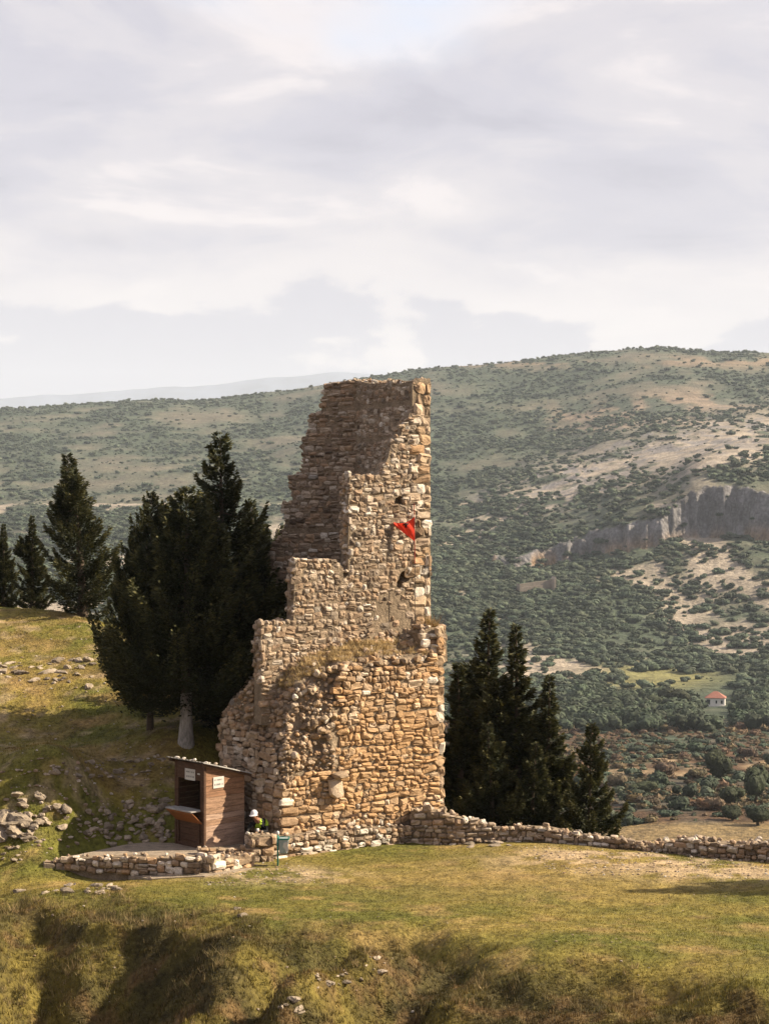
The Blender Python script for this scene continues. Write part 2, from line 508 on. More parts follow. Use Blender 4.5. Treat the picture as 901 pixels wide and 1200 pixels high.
def near_colour(x, y):
    px = CX + F * x / y; py = CY + F * H / y
    r, fore = rough_zone(x, y)
    green = np.array((0.105, 0.112, 0.024)); olive = np.array((0.185, 0.155, 0.042)); straw = np.array((0.26, 0.19, 0.085)); dark = np.array((0.062, 0.053, 0.024)); pale = np.array((0.40, 0.32, 0.24)); earth = np.array((0.20, 0.125, 0.07))
    a = fbm(x * 0.35, y * 0.55, 4, 11)[:, None]; b = fbm(x * 1.1, y * 1.5, 4, 12)[:, None]
    c = green + (olive - green) * np.clip((a - 0.3) * 2.6, 0, 1)
    c = c + (straw - c) * np.clip((b - 0.56) * 3.2, 0, 0.75)
    # worn strip in front of the boundary wall and trodden ground by the terrace
    w = np.exp(-((px - 720) / 130) ** 2 - ((py - 1012) / 13) ** 2) + 0.8 * np.exp(-((px - 320) / 90) ** 2 - ((py - 1023) / 9) ** 2) + 0.7 * np.exp(-((px - 860) / 90) ** 2 - ((py - 1028) / 10) ** 2)
    w = np.clip(w, 0, 1)[:, None] * smooth(0.38, 0.6, fbm(x * 1.8, y * 1.8, 4, 13))[:, None]
    c = c + (pale - c) * np.clip(w * 1.4, 0, 0.9)
    ww = (np.exp(-((px - 600) / 230) ** 2 - ((py - 1030) / 25) ** 2))[:, None] * 0.5
    c = c + (straw - c) * ww
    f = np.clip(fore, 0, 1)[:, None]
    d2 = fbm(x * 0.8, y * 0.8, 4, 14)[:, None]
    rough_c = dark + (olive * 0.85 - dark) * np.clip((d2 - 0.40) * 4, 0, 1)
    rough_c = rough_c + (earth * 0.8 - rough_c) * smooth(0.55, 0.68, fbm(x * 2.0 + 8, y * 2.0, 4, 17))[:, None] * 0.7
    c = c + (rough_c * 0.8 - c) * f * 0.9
    # bare earth and rock patches on the hill
    hz = ground_rbf(np.stack([x, y], 1))
    hill = smooth(0.4, 1.0, hz)[:, None] * (y > 44)[:, None]
    e = smooth(0.52, 0.66, fbm(x * 0.6 + 4, y * 0.8, 4, 15))[:, None]
    c = c + (earth - c) * hill * e * 0.35
    s = smooth(0.62, 0.72, fbm(x * 2.3, y * 2.3, 3, 16))[:, None]
    c = c + (pale * 0.8 - c) * hill * s * 0.5
    return c * np.array((1.34, 1.24, 1.05))


def build_ground():
    xs = np.concatenate([np.linspace(-60, -17, 40)[:-1], np.arange(-17, 13, 0.13), np.linspace(13, 60, 50)])
    ys = np.concatenate([np.linspace(-14, 29, 50)[:-1], np.arange(29, 50, 0.13), np.arange(50, 70, 0.2), np.linspace(70, 110, 24)])
    X, Y = np.meshgrid(xs, ys)
    x = X.ravel(); y = Y.ravel()
    z = ground_z(x, y)
    V = np.stack([x, y, z], 1)
    nx, ny = len(xs), len(ys)
    i = np.arange(nx * ny).reshape(ny, nx)
    Fc = np.stack([i[:-1, :-1], i[:-1, 1:], i[1:, 1:], i[1:, :-1]], -1).reshape(-1, 4)
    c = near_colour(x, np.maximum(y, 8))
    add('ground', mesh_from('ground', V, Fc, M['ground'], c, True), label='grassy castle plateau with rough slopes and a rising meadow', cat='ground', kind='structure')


build_ground()

# ------------------------------------------------------------------ far terrain: valley, cliff and scrub hill
FC = [  # px, py, depth of terrain seen there
    (800, 1010, 72), (800, 1120, 120), (800, 1112, 200), (800, 992, 300), (800, 958, 335), (800, 930, 390), (800, 905, 455), (800, 880, 530), (800, 852, 650), (800, 826, 800), (800, 795, 950), (800, 765, 1050), (800, 700, 1200),
    (1050, 1010, 72), (1050, 1110, 140), (1050, 990, 300), (1050, 900, 470), (1050, 815, 800), (1050, 760, 1000), (1050, 690, 1180), (1050, 625, 1330), (1050, 560, 1560), (1050, 500, 1950), (1050, 440, 2500), (1050, 415, 2850),
    (900, 980, 310), (900, 820, 800), (900, 632, 1330), (900, 545, 1560), (900, 505, 1850), (900, 462, 2300), (900, 415, 2850), (900, 440, 3500),
    (650, 1010, 72), (650, 1120, 140), (650, 985, 320), (650, 905, 470), (650, 850, 680), (650, 815, 830), (650, 785, 960), (650, 740, 1080), (650, 690, 1220), (650, 665, 1330), (650, 585, 1620), (650, 545, 1850), (650, 500, 2250), (650, 418, 2900), (650, 445, 3500),
    (760, 408, 2900), (760, 640, 1330), (760, 540, 1700), (760, 480, 2200),
    (500, 1010, 75), (500, 1110, 150), (500, 985, 330), (500, 850, 720), (500, 775, 1000), (500, 705, 1180), (500, 645, 1400), (500, 600, 1650), (500, 545, 2000), (500, 480, 2450), (500, 432, 2950), (500, 460, 3500),
    (300, 1005, 90), (300, 1090, 200), (300, 850, 700), (300, 720, 1050), (300, 620, 1600), (300, 540, 2150), (300, 490, 2600), (300, 462, 2950), (300, 490, 3500),
    (0, 1000, 95), (0, 1080, 200), (0, 850, 700), (0, 720, 1050), (0, 620, 1600), (0, 545, 2150), (0, 505, 2500), (0, 479, 2900), (0, 505, 3500),
    (-250, 1000, 95), (-250, 850, 700), (-250, 720, 1050), (-250, 620, 1600), (-250, 545, 2150), (-250, 486, 2900), (-250, 510, 3500), (150, 470, 2920), (400, 448, 2950),
]
_fp = np.array([((a - CX) / 300.0, 2.2 * math.log(d)) for a, b, d in FC])
far_rbf = RBF(_fp, [b for a, b, d in FC], 0.18)


def cliff_height(px):
    return np.interp(px, [555, 600, 645, 700, 760, 800, 850, 910, 1100], [0, 18, 32, 34, 36, 44, 54, 56, 45])


def far_py(px, D):
    """photo row of the far terrain for a direction and depth"""
    py = far_rbf(np.stack([(px - CX) / 300.0, 2.2 * np.log(D)], 1))
    X = (px - CX) / F * D
    Dc = 1335 + 55 * (fbm(px * 0.012, px * 0 + 1.0, 3, 31) - 0.5) + 16 * (fbm(px * 0.11, px * 0 + 5.0, 4, 32) - 0.5)
    up = smooth(-7, 9, D - Dc) * (1 - smooth(30, 420, D - 1335))
    hc = cliff_height(px) * (0.5 + 0.8 * fbm(px * 0.012, px * 0, 2, 33))
    py = py - hc * up
    cl = smooth(-10, -4, D - Dc) * (1 - smooth(5, 14, D - Dc)) * (hc > 6)
    py = py + cl * (14 * (fbm(px / 9.0, D / 3.2, 4, 37) - 0.5) + 9 * (fbm(px / 30.0, D / 6.0, 3, 38) - 0.5))
    und = (fbm(X / 90.0, D / 160.0, 5, 35) - 0.5)
    amp = np.interp(D, [100, 400, 900, 1300, 2000, 2900], [0, 2.5, 7, 9, 7, 2.5])
    py = py + und * amp * 2.2
    py = py + (fbm(X / 22.0, D / 30.0, 4, 36) - 0.5) * np.interp(D, [100, 600, 1300, 2900], [0, 2.5, 4, 0.8]) * (1 + 1.2 * cl)
    return py, cl


def scree(px, py):
    c = np.interp(px, [480, 520, 600, 700, 800, 901, 1100], [655, 640, 592, 556, 532, 512, 490])
    w = np.interp(px, [480, 520, 600, 700, 800, 901], [14, 22, 27, 31, 32, 28])
    return np.exp(-(((py - c) / w) ** 2))


def far_colour(px, py, X, D, cl):
    scrubg = np.array((0.066, 0.088, 0.056)); dry = np.array((0.165, 0.145, 0.105)); pale = np.array((0.40, 0.335, 0.265)); grey = np.array((0.21, 0.20, 0.205)); ochre = np.array((0.30, 0.19, 0.10)); field = np.array((0.23, 0.215, 0.085)); rust = np.array((0.135, 0.075, 0.037))
    n1 = fbm(X / 130.0, D / 260.0, 5, 41); n2 = fbm(X / 40.0, D / 90.0, 5, 42); n3 = fbm(X / 12.0, D / 20.0, 4, 43)
    c = np.tile(scrubg, (len(px), 1))
    def blend(c, col_, w):
        return c + (col_ - c) * np.clip(w, 0, 1)[:, None]
    streak = fbm(X / 160.0 + D / 300.0, D / 45.0, 4, 46)
    c = blend(c, dry, smooth(0.47, 0.70, 0.4 * n1 + 0.3 * n2 + 0.3 * streak) * 0.9)
    # soil terraces on the upper right
    soil = np.exp(-((px - 800) / 120) ** 2 - ((py - 472 + (px - 800) * 0.06) / 14) ** 2) + 0.8 * np.exp(-((px - 700) / 70) ** 2 - ((py - 487) / 7) ** 2)
    c = blend(c, np.array((0.27, 0.205, 0.145)), soil * smooth(0.36, 0.55, n2) * 1.4)
    band2 = np.exp(-((py - np.interp(px, [500, 640, 760, 901], [500, 505, 497, 492])) / 5.0) ** 2) * (px > 620) * smooth(0.4, 0.55, n2)
    c = blend(c, np.array((0.27, 0.21, 0.15)), band2)
    crest = np.exp(-((py - 424) / 7.0) ** 2) * (px > 520) * smooth(0.45, 0.6, n2)
    c = blend(c, np.array((0.24, 0.18, 0.12)), crest)
    s = scree(px, py) * smooth(0.30, 0.55, 0.5 * n2 + 0.5 * n3) * smooth(470, 540, px)
    c = blend(c, pale, s * 1.5)
    c = blend(c, grey, scree(px, py + 12) * smooth(0.5, 0.62, n3) * 0.8)
    woods = (py > 590) & (py < 800)
    c = blend(c, pale, woods * smooth(0.55, 0.65, 0.5 * n1 + 0.5 * n2) * 0.85)
    c = blend(c, pale, np.exp(-((px - 640) / 95) ** 2 - ((py - 782) / 17) ** 2) * smooth(0.3, 0.5, n3) * 1.5)
    # cliff
    nc = fbm(px / 14.0, py / 45.0, 4, 44)
    low_c = smooth(-26, -4, py - np.interp(px, [560, 650, 760, 901], [668, 664, 646, 634]))
    c = blend(c, grey * (0.35 + 1.1 * fbm(px / 4.5, py / 7.0, 4, 45))[:, None] + (ochre - grey) * (low_c * smooth(0.35, 0.6, nc))[:, None] * 0.75, cl * 1.2)
    v = smooth(300, 500, px)
    c = blend(c, field, v * np.exp(-((px - 765) / 65) ** 2 - ((py - 793) / 13) ** 2) * 1.7)
    low = v * smooth(838, 852, py) * (D < 700)
    c = blend(c, rust * 0.8 + (dry * 0.6 - rust * 0.8) * smooth(0.4, 0.65, n3)[:, None], low * smooth(0.34, 0.46, n2))
    path = v * np.exp(-((py - np.interp(px, [640, 740, 790, 860, 901], [900, 903, 907, 904, 893])) / 3.5) ** 2) * (D < 600)
    c = blend(c, np.array((0.33, 0.23, 0.13)), path * smooth(0.3, 0.5, n3) * 1.2)
    path2 = v * np.exp(-((py - np.interp(px, [740, 765, 790, 820], [885, 886, 893, 903])) / 3.0) ** 2) * (px > 740) * (px < 825) * (D < 700)
    c = blend(c, np.array((0.34, 0.24, 0.14)), path2)
    c = blend(c, np.array((0.26, 0.185, 0.085)), v * smooth(962, 968, py) * (D < 420) * 0.9)
    return c


def build_far():
    pxs = np.concatenate([np.linspace(-900, -120, 60)[:-1], np.arange(-120, 1010, 2.2), np.linspace(1010, 1900, 70)])
    Ds = np.concatenate([np.geomspace(70, 300, 30)[:-1], np.geomspace(300, 1290, 190)[:-1], np.linspace(1290, 1400, 140)[:-1], np.geomspace(1400, 3600, 190), [4200, 5500, 8000]])
    PX, DD = np.meshgrid(pxs, Ds)
    px = PX.ravel(); D = DD.ravel()
    py, cl = far_py(px, np.minimum(D, 3600))
    pe = np.clip(px, -250, 1100)
    z = H - (py - CY) / F * np.minimum(D, 3600)
    z = np.where(D > 3600, np.interp(D, [3600, 4200, 5500, 8000], [0, -60, -120, -150]), 0) + np.where(D > 3600, np.minimum(z, 60), z)
    X = (px - CX) / F * D
    V = np.stack([X, D, z], 1)
    n, m = len(pxs), len(Ds)
    i = np.arange(n * m).reshape(m, n)
    Fc = np.stack([i[:-1, :-1], i[:-1, 1:], i[1:, 1:], i[1:, :-1]], -1).reshape(-1, 4)
    pyy = CY + F * (H - z) / D
    c = far_colour(px, pyy, X, D, cl)
    add('hillside', mesh_from('hillside', V, Fc, M['far'], c, True), label='scrub covered hillside and valley with pale cliff and scree', cat='hillside', kind='structure')


build_far()


def far_point(px, D):
    py, cl = far_py(np.array([float(px)]), np.array([float(D)]))
    return P(px, py[0], D)


def build_ridge():
    D0 = 14000.0
    pxs = np.arange(-900, 1900, 12.0)
    top = np.interp(pxs, [-900, -300, 0, 120, 200, 300, 390, 460, 560, 700, 900, 1900], [470, 472, 466, 461, 453, 445, 435, 441, 452, 458, 470, 478])
    top = top + 7 * (fbm(pxs / 60.0, pxs * 0, 4, 51) - 0.5)
    V = []; rows = 7
    for r in range(rows):
        t = r / (rows - 1)
        d = D0 - 3200 * t
        z = (H - (top - CY) / F * D0) * (1 - t) ** 1.2 - 200 * t + 120 * (fbm(pxs / 40.0, pxs * 0 + r * 0.9, 3, 52) - 0.5) * (0 < r)
        V.append(np.stack([(pxs - CX) / F * d, np.full_like(pxs, d), z], 1))
    V.append(np.stack([(pxs - CX) / F * 16000, np.full_like(pxs, 16000.), np.full_like(pxs, -250.)], 1))
    V = [V[-1]] + V[:-1]
    V = np.concatenate(V); n = len(pxs)
    i = np.arange((rows + 1) * n).reshape(rows + 1, n)
    Fc = np.stack([i[:-1, :-1], i[1:, :-1], i[1:, 1:], i[:-1, 1:]], -1).reshape(-1, 4)
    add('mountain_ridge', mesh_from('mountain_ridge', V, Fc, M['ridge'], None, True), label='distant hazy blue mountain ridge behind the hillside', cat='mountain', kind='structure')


build_ridge()

# ------------------------------------------------------------------ masonry
ICO = {}


def ico(sub):
    if sub not in ICO:
        bm = bmesh.new(); bmesh.ops.create_icosphere(bm, subdivisions=sub, radius=1.0)
        v = np.array([p.co[:] for p in bm.verts]); f = np.array([[q.index for q in g.verts] for g in bm.faces])
        bm.free(); ICO[sub] = (v, f)
    return ICO[sub]


def rock_shape(seed, sub=2, cuts=9):
    r = np.random.default_rng(seed)
    v, f = ico(sub)
    v = v.copy()
    for _ in range(cuts):
        n = r.normal(size=3); n /= np.linalg.norm(n)
        d = r.uniform(0.5, 0.85)
        s = v @ n
        v = v - np.outer(np.maximum(s - d, 0), n)
    v += r.normal(size=v.shape) * 0.035
    v *= np.array((1.0, r.uniform(0.65, 0.95), r.uniform(0.5, 0.8)))
    return v, f


ROCKS = [rock_shape(100 + k, 2, 16) for k in range(12)]
STONE_F = []
for _r in range(2):
    for _k in range(8):
        _k2 = (_k + 1) % 8
        STONE_F.append((_r * 8 + _k, _r * 8 + _k2, (_r + 1) * 8 + _k2)); STONE_F.append((_r * 8 + _k, (_r + 1) * 8 + _k2, (_r + 1) * 8 + _k))
for _k in range(8):
    STONE_F.append((16 + _k, 16 + (_k + 1) % 8, 24))
STONE_F = np.array(STONE_F)


def stone_local(s0, s1, z0, z1, r, proud, gap, warp):
    """one faced stone: 25 vertices (s, z, n) with bevelled edges and an uneven front"""
    w, h = s1 - s0, z1 - z0
    g = gap * r.uniform(0.5, 1.3)
    cx, cz = (s0 + s1) / 2, (z0 + z1) / 2
    hw, hh = max(w / 2 - g, 0.02), max(h / 2 - g, 0.02)
    c = min(hw, hh) * r.uniform(0.2, 0.75, 8)
    ring = np.array([(-hw + c[0], -hh), (hw - c[1], -hh), (hw, -hh + c[2]), (hw, hh - c[3]), (hw - c[4], hh), (-hw + c[5], hh), (-hw, hh - c[6]), (-hw, -hh + c[7])])
    ring += r.normal(size=(8, 2)) * min(hw, hh) * 0.10
    a = r.normal() * 0.06
    ring = ring @ np.array(((math.cos(a), math.sin(a)), (-math.sin(a), math.cos(a))))
    p = proud * r.uniform(0.35, 1.5)
    tilt = r.normal(size=2) * 0.10
    ins = 1 - min(0.03 + 0.16 * min(hw, hh), 0.05) / np.array((hw, hh)).clip(0.05) * r.uniform(0.6, 1.6)
    V = np.zeros((25, 3))
    V[0:8, :2] = ring * 1.0; V[0:8, 2] = -0.07
    V[8:16, :2] = ring; V[8:16, 2] = p * 0.35
    V[16:24, :2] = ring * ins; V[16:24, 2] = p + r.normal(size=8) * 0.010 + ring @ tilt
    V[24] = (r.normal() * hw * 0.2, r.normal() * hh * 0.2, p + 0.012 * r.normal() + 0.006)
    V[:, 0] += cx; V[:, 1] += cz
    ds, dz = warp(V[:, 0], V[:, 1])
    V[:, 0] += ds; V[:, 1] += dz
    return V


PALETTE = [(0.33, 0.245, 0.165), (0.29, 0.205, 0.13), (0.24, 0.165, 0.105), (0.37, 0.28, 0.20), (0.31, 0.195, 0.11), (0.20, 0.145, 0.10), (0.42, 0.345, 0.265)]


def stone_colour(r, warm=0.0, light=0.0, dull=0.0):
    c = np.array(PALETTE[r.integers(0, len(PALETTE))]) * r.uniform(0.8, 1.15)
    if r.random() < 0.035 + light:
        c = np.array((0.52, 0.46, 0.39)) * r.uniform(0.85, 1.1)
    if r.random() < 0.10:
        c = c * r.uniform(0.45, 0.7)
    w = np.clip(warm + r.normal() * 0.22, 0, 1)
    c = c * (1 - w) + np.array((0.37, 0.23, 0.118)) * r.uniform(0.75, 1.15) * w
    g = c.mean()
    return 1.62 * (c * (1 - dull) + np.array((g, g * 0.93, g * 0.85)) * dull)


def courses(s0, s1, z0, z1, r, rowh, wid, mask, warp, to_world, colour, proud=0.030, gap=0.009, split=0.16, clip=None):
    """roughly coursed rubble; returns list of (world verts, colour)"""
    out = []
    z = z0
    while z < z1:
        h = r.uniform(*rowh)
        s = s0 - r.uniform(0, wid[1])
        while s < s1:
            w = r.uniform(*wid) * (1.25 if h > (rowh[0] + rowh[1]) / 2 else 0.95)
            if r.random() < 0.12: w *= 0.55
            if clip is not None and s < clip and s + w > clip - 0.14: w = clip - s
            if clip is not None and s >= clip - 0.02: break
            cells = [(s, s + w, z, z + h)]
            q = r.random()
            if q < split and h > 0.14 and w < 1.7 * h:
                m = z + h * r.uniform(0.4, 0.6); cells = [(s, s + w, z, m), (s, s + w, m, z + h)]
            for c in cells:
                cs, cz = (c[0] + c[1]) / 2, (c[2] + c[3]) / 2
                dj = r.normal(size=2) * np.array((0.014, 0.022)); gr = r.uniform(-0.012, 0.02)
                if mask(cs, cz):
                    V = stone_local(c[0] + dj[0], c[1] + dj[0], c[2] + dj[1] - gr, c[3] + dj[1] + gr, r, proud, gap, warp)
                    out.append((to_world(V), colour(cs, cz, r)))
            s += w
        z += h
    return out


def warp_fn(seed, amp=0.08):
    def f(s, z):
        return (amp * (fbm(s * 1.9, z * 1.9, 2, seed) - 0.5) * 2, amp * (fbm(s * 1.7 + 7, z * 1.5, 2, seed + 3) - 0.5) * 2)
    return f


def rock_world(r, p, size, squash=None, normal=None, lift=0.0):
    v, f = ROCKS[r.integers(0, len(ROCKS))]
    a = r.uniform(0, 6.283); b = r.normal() * 0.4; c = r.normal() * 0.4
    R = np.array(Matrix.Rotation(a, 3, 'Z') @ Matrix.Rotation(b, 3, 'X') @ Matrix.Rotation(c, 3, 'Y'))
    return (v * size) @ R.T + np.asarray(p)


def join_pieces(pieces, tri):
    """pieces: list of (verts, colour) sharing one face list"""
    n = len(pieces[0][0])
    V = np.concatenate([p[0] for p in pieces]); C = np.repeat(np.array([p[1] for p in pieces]), n, 0)
    Fc = (tri[None] + (np.arange(len(pieces)) * n)[:, None, None]).reshape(-1, 3)
    return V, Fc, C


def add_stones(parent, pieces, tri, limit, name='stone', stuff_name='small_masonry', rocks=()):
    """largest pieces in view as objects of their own, the rest as one part"""
    org = np.array(parent.location)
    area = []
    for v, c in pieces:
        x, y = to_px(v); area.append((x.max() - x.min()) * (y.max() - y.min()))
    order = np.argsort(area)[::-1]
    for k in order[:limit]:
        v, c = pieces[k]
        ce = v.mean(0)
        me = mesh_from(name, v - ce, tri, M['stone'], np.tile(c, (len(v), 1)))
        add(name, me, parent, tuple(ce - org))
    rest = [pieces[k] for k in order[limit:]]
    Vs, Fs, Cs, n = [], [], [], 0
    if rest:
        V, Fc, C = join_pieces(rest, tri); Vs.append(V); Fs.append(Fc); Cs.append(C); n += len(V)
    for grp, t in rocks:
        V, Fc, C = join_pieces(grp, t); Vs.append(V); Fs.append(Fc + n); Cs.append(C); n += len(V)
    if Vs:
        add(stuff_name, mesh_from(stuff_name, np.concatenate(Vs) - org, np.concatenate(Fs), M['stone'], np.concatenate(Cs)), parent, kind='stuff')


# ------------------------------------------------------------------ the ruined tower
TH = math.radians(30)
TU = np.array((math.cos(TH), math.sin(TH))); TV = np.array((-math.sin(TH), math.cos(TH)))
F0 = np.array(((504 - CX) / F * 50.0, 50.0))


def tw(a, b):
    return F0 + a * TU + b * TV


def a_of_px(px, b):
    r = (px - CX) / F
    q = F0 + b * TV
    return (r * q[1] - q[0]) / (TU[0] - r * TU[1])


def az_of(px, py, b):
    a = a_of_px(px, b)
    return a, H - (py - CY) / F * tw(a, b)[1]


def plane_map(b, sign=-1):
    """(s=a, z, n) on the plane b, n towards the camera -> world"""
    def f(V):
        o = np.empty_like(V)
        bb = b - V[:, 2]
        o[:, 0] = F0[0] + V[:, 0] * TU[0] + bb * TV[0]
        o[:, 1] = F0[1] + V[:, 0] * TU[1] + bb * TV[1]
        o[:, 2] = V[:, 1]
        return o
    return f


_q = F0 - 0.6 * TU; _k = (417 - CX) / F
B_IN = (_k * _q[1] - _q[0]) / (TV[0] - _k * TV[1])   # inner depth of the right wall
BO = tw(-0.6, B_IN)                           # inner corner where the back wall starts
_bn = math.radians(197)
BD = np.array((math.cos(_bn - math.pi), math.sin(_bn - math.pi))) * np.array((1, -1))   # along the back wall, to the right
BN = np.array((BD[1], -BD[0]))
if BN[1] > 0: BN = -BN                        # towards the camera


def tb(a, b):
    return BO + a * BD - b * BN


def az_back(px, py, b=0.0):
    r = (px - CX) / F
    q = BO - b * BN
    a = (r * q[1] - q[0]) / (BD[0] - r * BD[1])
    return a, H - (py - CY) / F * tb(a, b)[1]


def back_map(V):
    o = np.empty_like(V)
    o[:, 0] = BO[0] + V[:, 0] * BD[0] + V[:, 2] * BN[0]
    o[:, 1] = BO[1] + V[:, 0] * BD[1] + V[:, 2] * BN[1]
    o[:, 2] = V[:, 1]
    return o


def slab(poly_az, b0, b1, name, parent, org, fn=None, dv=None):
    fn = fn or tw
    dv = TV if dv is None else dv
    bm = bmesh.new()
    vs_ = [bm.verts.new((*fn(a, b0), z)) for a, z in poly_az]
    f = bm.faces.new(vs_)
    ex = bmesh.ops.extrude_face_region(bm, geom=[f])
    d = (b1 - b0) * dv
    bmesh.ops.translate(bm, verts=[g for g in ex['geom'] if isinstance(g, bmesh.types.BMVert)], vec=(d[0], d[1], 0))
    bmesh.ops.recalc_face_normals(bm, faces=bm.faces)
    bmesh.ops.triangulate(bm, faces=bm.faces[:])
    bmesh.ops.translate(bm, verts=bm.verts[:], vec=tuple(-np.asarray(org)))
    me = bpy.data.meshes.new(name); bm.to_mesh(me); bm.free()
    me.materials.append(M['mortar'])
    return add(name, me, parent)


FRONT = [(504, 443), (494, 444), (484, 446), (487, 462), (489, 476), (480, 484), (478, 494), (472, 500), (470, 510), (462, 514), (458, 522), (455, 536), (450, 546), (446, 557), (432, 556), (422, 558), (410, 559),
         (408, 575), (409, 600), (408, 640), (408, 674), (403, 678), (401, 664), (391, 656), (366, 657), (347, 655), (345, 680), (344, 727), (324, 729), (307, 728), (305, 760), (306, 800), (306, 850), (505, 850)]
BACK = [(417, 445), (400, 447), (383, 449), (377, 472), (377, 481), (363, 486), (365, 500), (358, 512), (353, 522), (357, 535), (353, 553), (340, 558), (343, 587), (332, 589), (335, 610), (330, 626), (318, 642), (312, 690), (300, 780), (417, 780)]


def edge_rubble(r, poly_px, b0, b1, skip, colour, step=0.13, size=(0.07, 0.16), az=None, fn=None):
    """loose stones along a broken edge, across the wall's thickness"""
    out = []
    az = az or az_of; fn = fn or tw
    n = len(poly_px)
    for i in range(n):
        if i in skip: continue
        p0 = np.array(az(*poly_px[i], b0)); p1 = np.array(az(*poly_px[(i + 1) % n], b0))
        Ln = np.linalg.norm(p1 - p0)
        for _ in range(max(1, int(Ln / step * (abs(b1 - b0) / step) * 0.9))):
            t = r.random(); b = r.uniform(min(b0, b1), max(b0, b1))
            a, z = p0 + (p1 - p0) * t
            s = r.uniform(*size)
            out.append((rock_world(r, (*fn(a + r.normal() * 0.02, b), z - 0.35 * s + r.normal() * 0.015), s), colour(r)))
    return out


def build_tower():
    r = np.random.default_rng(21)
    org = np.array((*tw(-2.5, 1.0), 0.5))
    T = empty('ruined_tower', tuple(org), 0, 'tall broken medieval tower of tan rubble stone rising above the low walls', 'tower')
    stones, rocks = [], []
    up = lambda cs, cz, q: stone_colour(q, warm=0.06 + 0.14 * (cz < 7), dull=0.32)
    dullc = lambda q: stone_colour(q, dull=0.25) * 0.95
    # --- upper front wall
    poly = [az_of(x, y, 0.0) for x, y in FRONT]
    fcore = slab(poly, 0.0, 0.42, 'front_wall_core', T, org)
    holes = [az_of(x, y, 0.0) + (rr,) for x, y, rr in ((468, 587, 0.17), (461, 590, 0.10), (474, 676, 0.20), (469, 684, 0.16))]

    # the putlog holes and torn-out pockets are cut into the wall
    cutters = []
    for ha, hz_, hr in holes:
        v_, f_ = ico(2)
        w_ = v_ * np.array((hr * 0.95, 0.30, hr * 0.85)) * r.uniform(0.85, 1.1, (len(v_), 1))
        wx = np.stack([w_[:, 0] * TU[0] + w_[:, 1] * TV[0], w_[:, 0] * TU[1] + w_[:, 1] * TV[1], w_[:, 2]], 1)
        c_ = bpy.data.objects.new('cutter', mesh_from('cutter', wx + np.array((*tw(ha, 0.0), hz_)) - org, f_)); col.objects.link(c_); c_.parent = T
        cutters.append(c_)
        b_ = fcore.modifiers.new('cut', 'BOOLEAN'); b_.object = c_; b_.operation = 'DIFFERENCE'; b_.solver = 'EXACT'
    bpy.context.view_layer.update()
    cut_me = bpy.data.meshes.new_from_object(fcore.evaluated_get(bpy.context.evaluated_depsgraph_get()))
    fcore.modifiers.clear()
    if len(cut_me.polygons) > 20: fcore.data = cut_me
    for c_ in cutters: bpy.data.objects.remove(c_)

    def mask_f(s, z):
        if not in_poly(s, z, poly): return False
        for ha, hz_, hr in holes:
            if (s - ha) ** 2 + (z - hz_) ** 2 < hr * hr: return False
        # bare mortar patch low on the wall
        x, y = to_px(np.array((*tw(s, 0), z)))
        e = ((x - 458) / 34) ** 2 + ((y - 722) / 30) ** 2
        return not (r.random() < 0.8 * max(0.0, 1.15 - e))
    stones += courses(-5.6, -0.55, 3.6, 13.4, r, (0.09, 0.19), (0.10, 0.27), mask_f, warp_fn(61), plane_map(0.0), up)
    quoin = lambda cs, cz, q: stone_colour(q, light=0.22, warm=0.05)
    stones += courses(-0.62, 0.0, 3.6, 13.15, r, (0.22, 0.33), (0.26, 0.5), lambda s, z: in_poly(s, z, poly) and s > -0.62, warp_fn(63, 0.006), plane_map(0.0), quoin, proud=0.03, gap=0.008, split=0.05, clip=0.012)
    rocks += edge_rubble(r, FRONT, 0.03, 0.42, {len(FRONT) - 1, len(FRONT) - 2, len(FRONT) - 3}, lambda q: stone_colour(q, dull=0.2))
    # left ends of the stepped wall, faced too
    for (xa, ya, yb) in ((408, 560, 672), (345, 657, 728), (305, 730, 800)):
        a0, z1_ = az_of(xa, ya, 0.0); _, z0_ = az_of(xa, yb, 0.0)
        def endmap(V, a0=a0):
            o = np.empty_like(V); aa = a0 - V[:, 2] + 0.03
            o[:, 0] = F0[0] + aa * TU[0] + V[:, 0] * TV[0]; o[:, 1] = F0[1] + aa * TU[1] + V[:, 0] * TV[1]; o[:, 2] = V[:, 1]
            return o
        stones += courses(0.0, 0.42, z0_, z1_, r, (0.14, 0.26), (0.2, 0.36), lambda s, z: 0.04 < s < 0.40, warp_fn(67, 0.02), endmap, up)
    # --- right wall (inner face looks to the left) and back wall
    B = B_IN
    ztop = H + (600 - 441) / F * 49.7
    bm_poly = [(0.0, 3.0), (B + 0.7, 3.0), (B + 0.7, ztop + 0.1), (B, ztop + 0.1), (2.4, ztop - 0.05), (0.5, ztop - 0.16), (0.0, ztop - 0.2)]
    bm = bmesh.new()
    for aa in (-0.6, 0.0):
        pass
    va = [bm.verts.new((*tw(-0.6, b), z)) for b, z in bm_poly]; vb = [bm.verts.new((*tw(0.0, b), z)) for b, z in bm_poly]
    bm.faces.new(va); bm.faces.new(vb[::-1])
    for i in range(len(va)):
        j = (i + 1) % len(va); bm.faces.new((va[i], vb[i], vb[j], va[j]))
    bmesh.ops.recalc_face_normals(bm, faces=bm.faces); bmesh.ops.triangulate(bm, faces=bm.faces[:])
    bmesh.ops.translate(bm, verts=bm.verts[:], vec=tuple(-org))
    me = bpy.data.meshes.new('right_wall_core'); bm.to_mesh(me); bm.free(); me.materials.append(M['mortar'])
    add('right_wall_core', me, T)

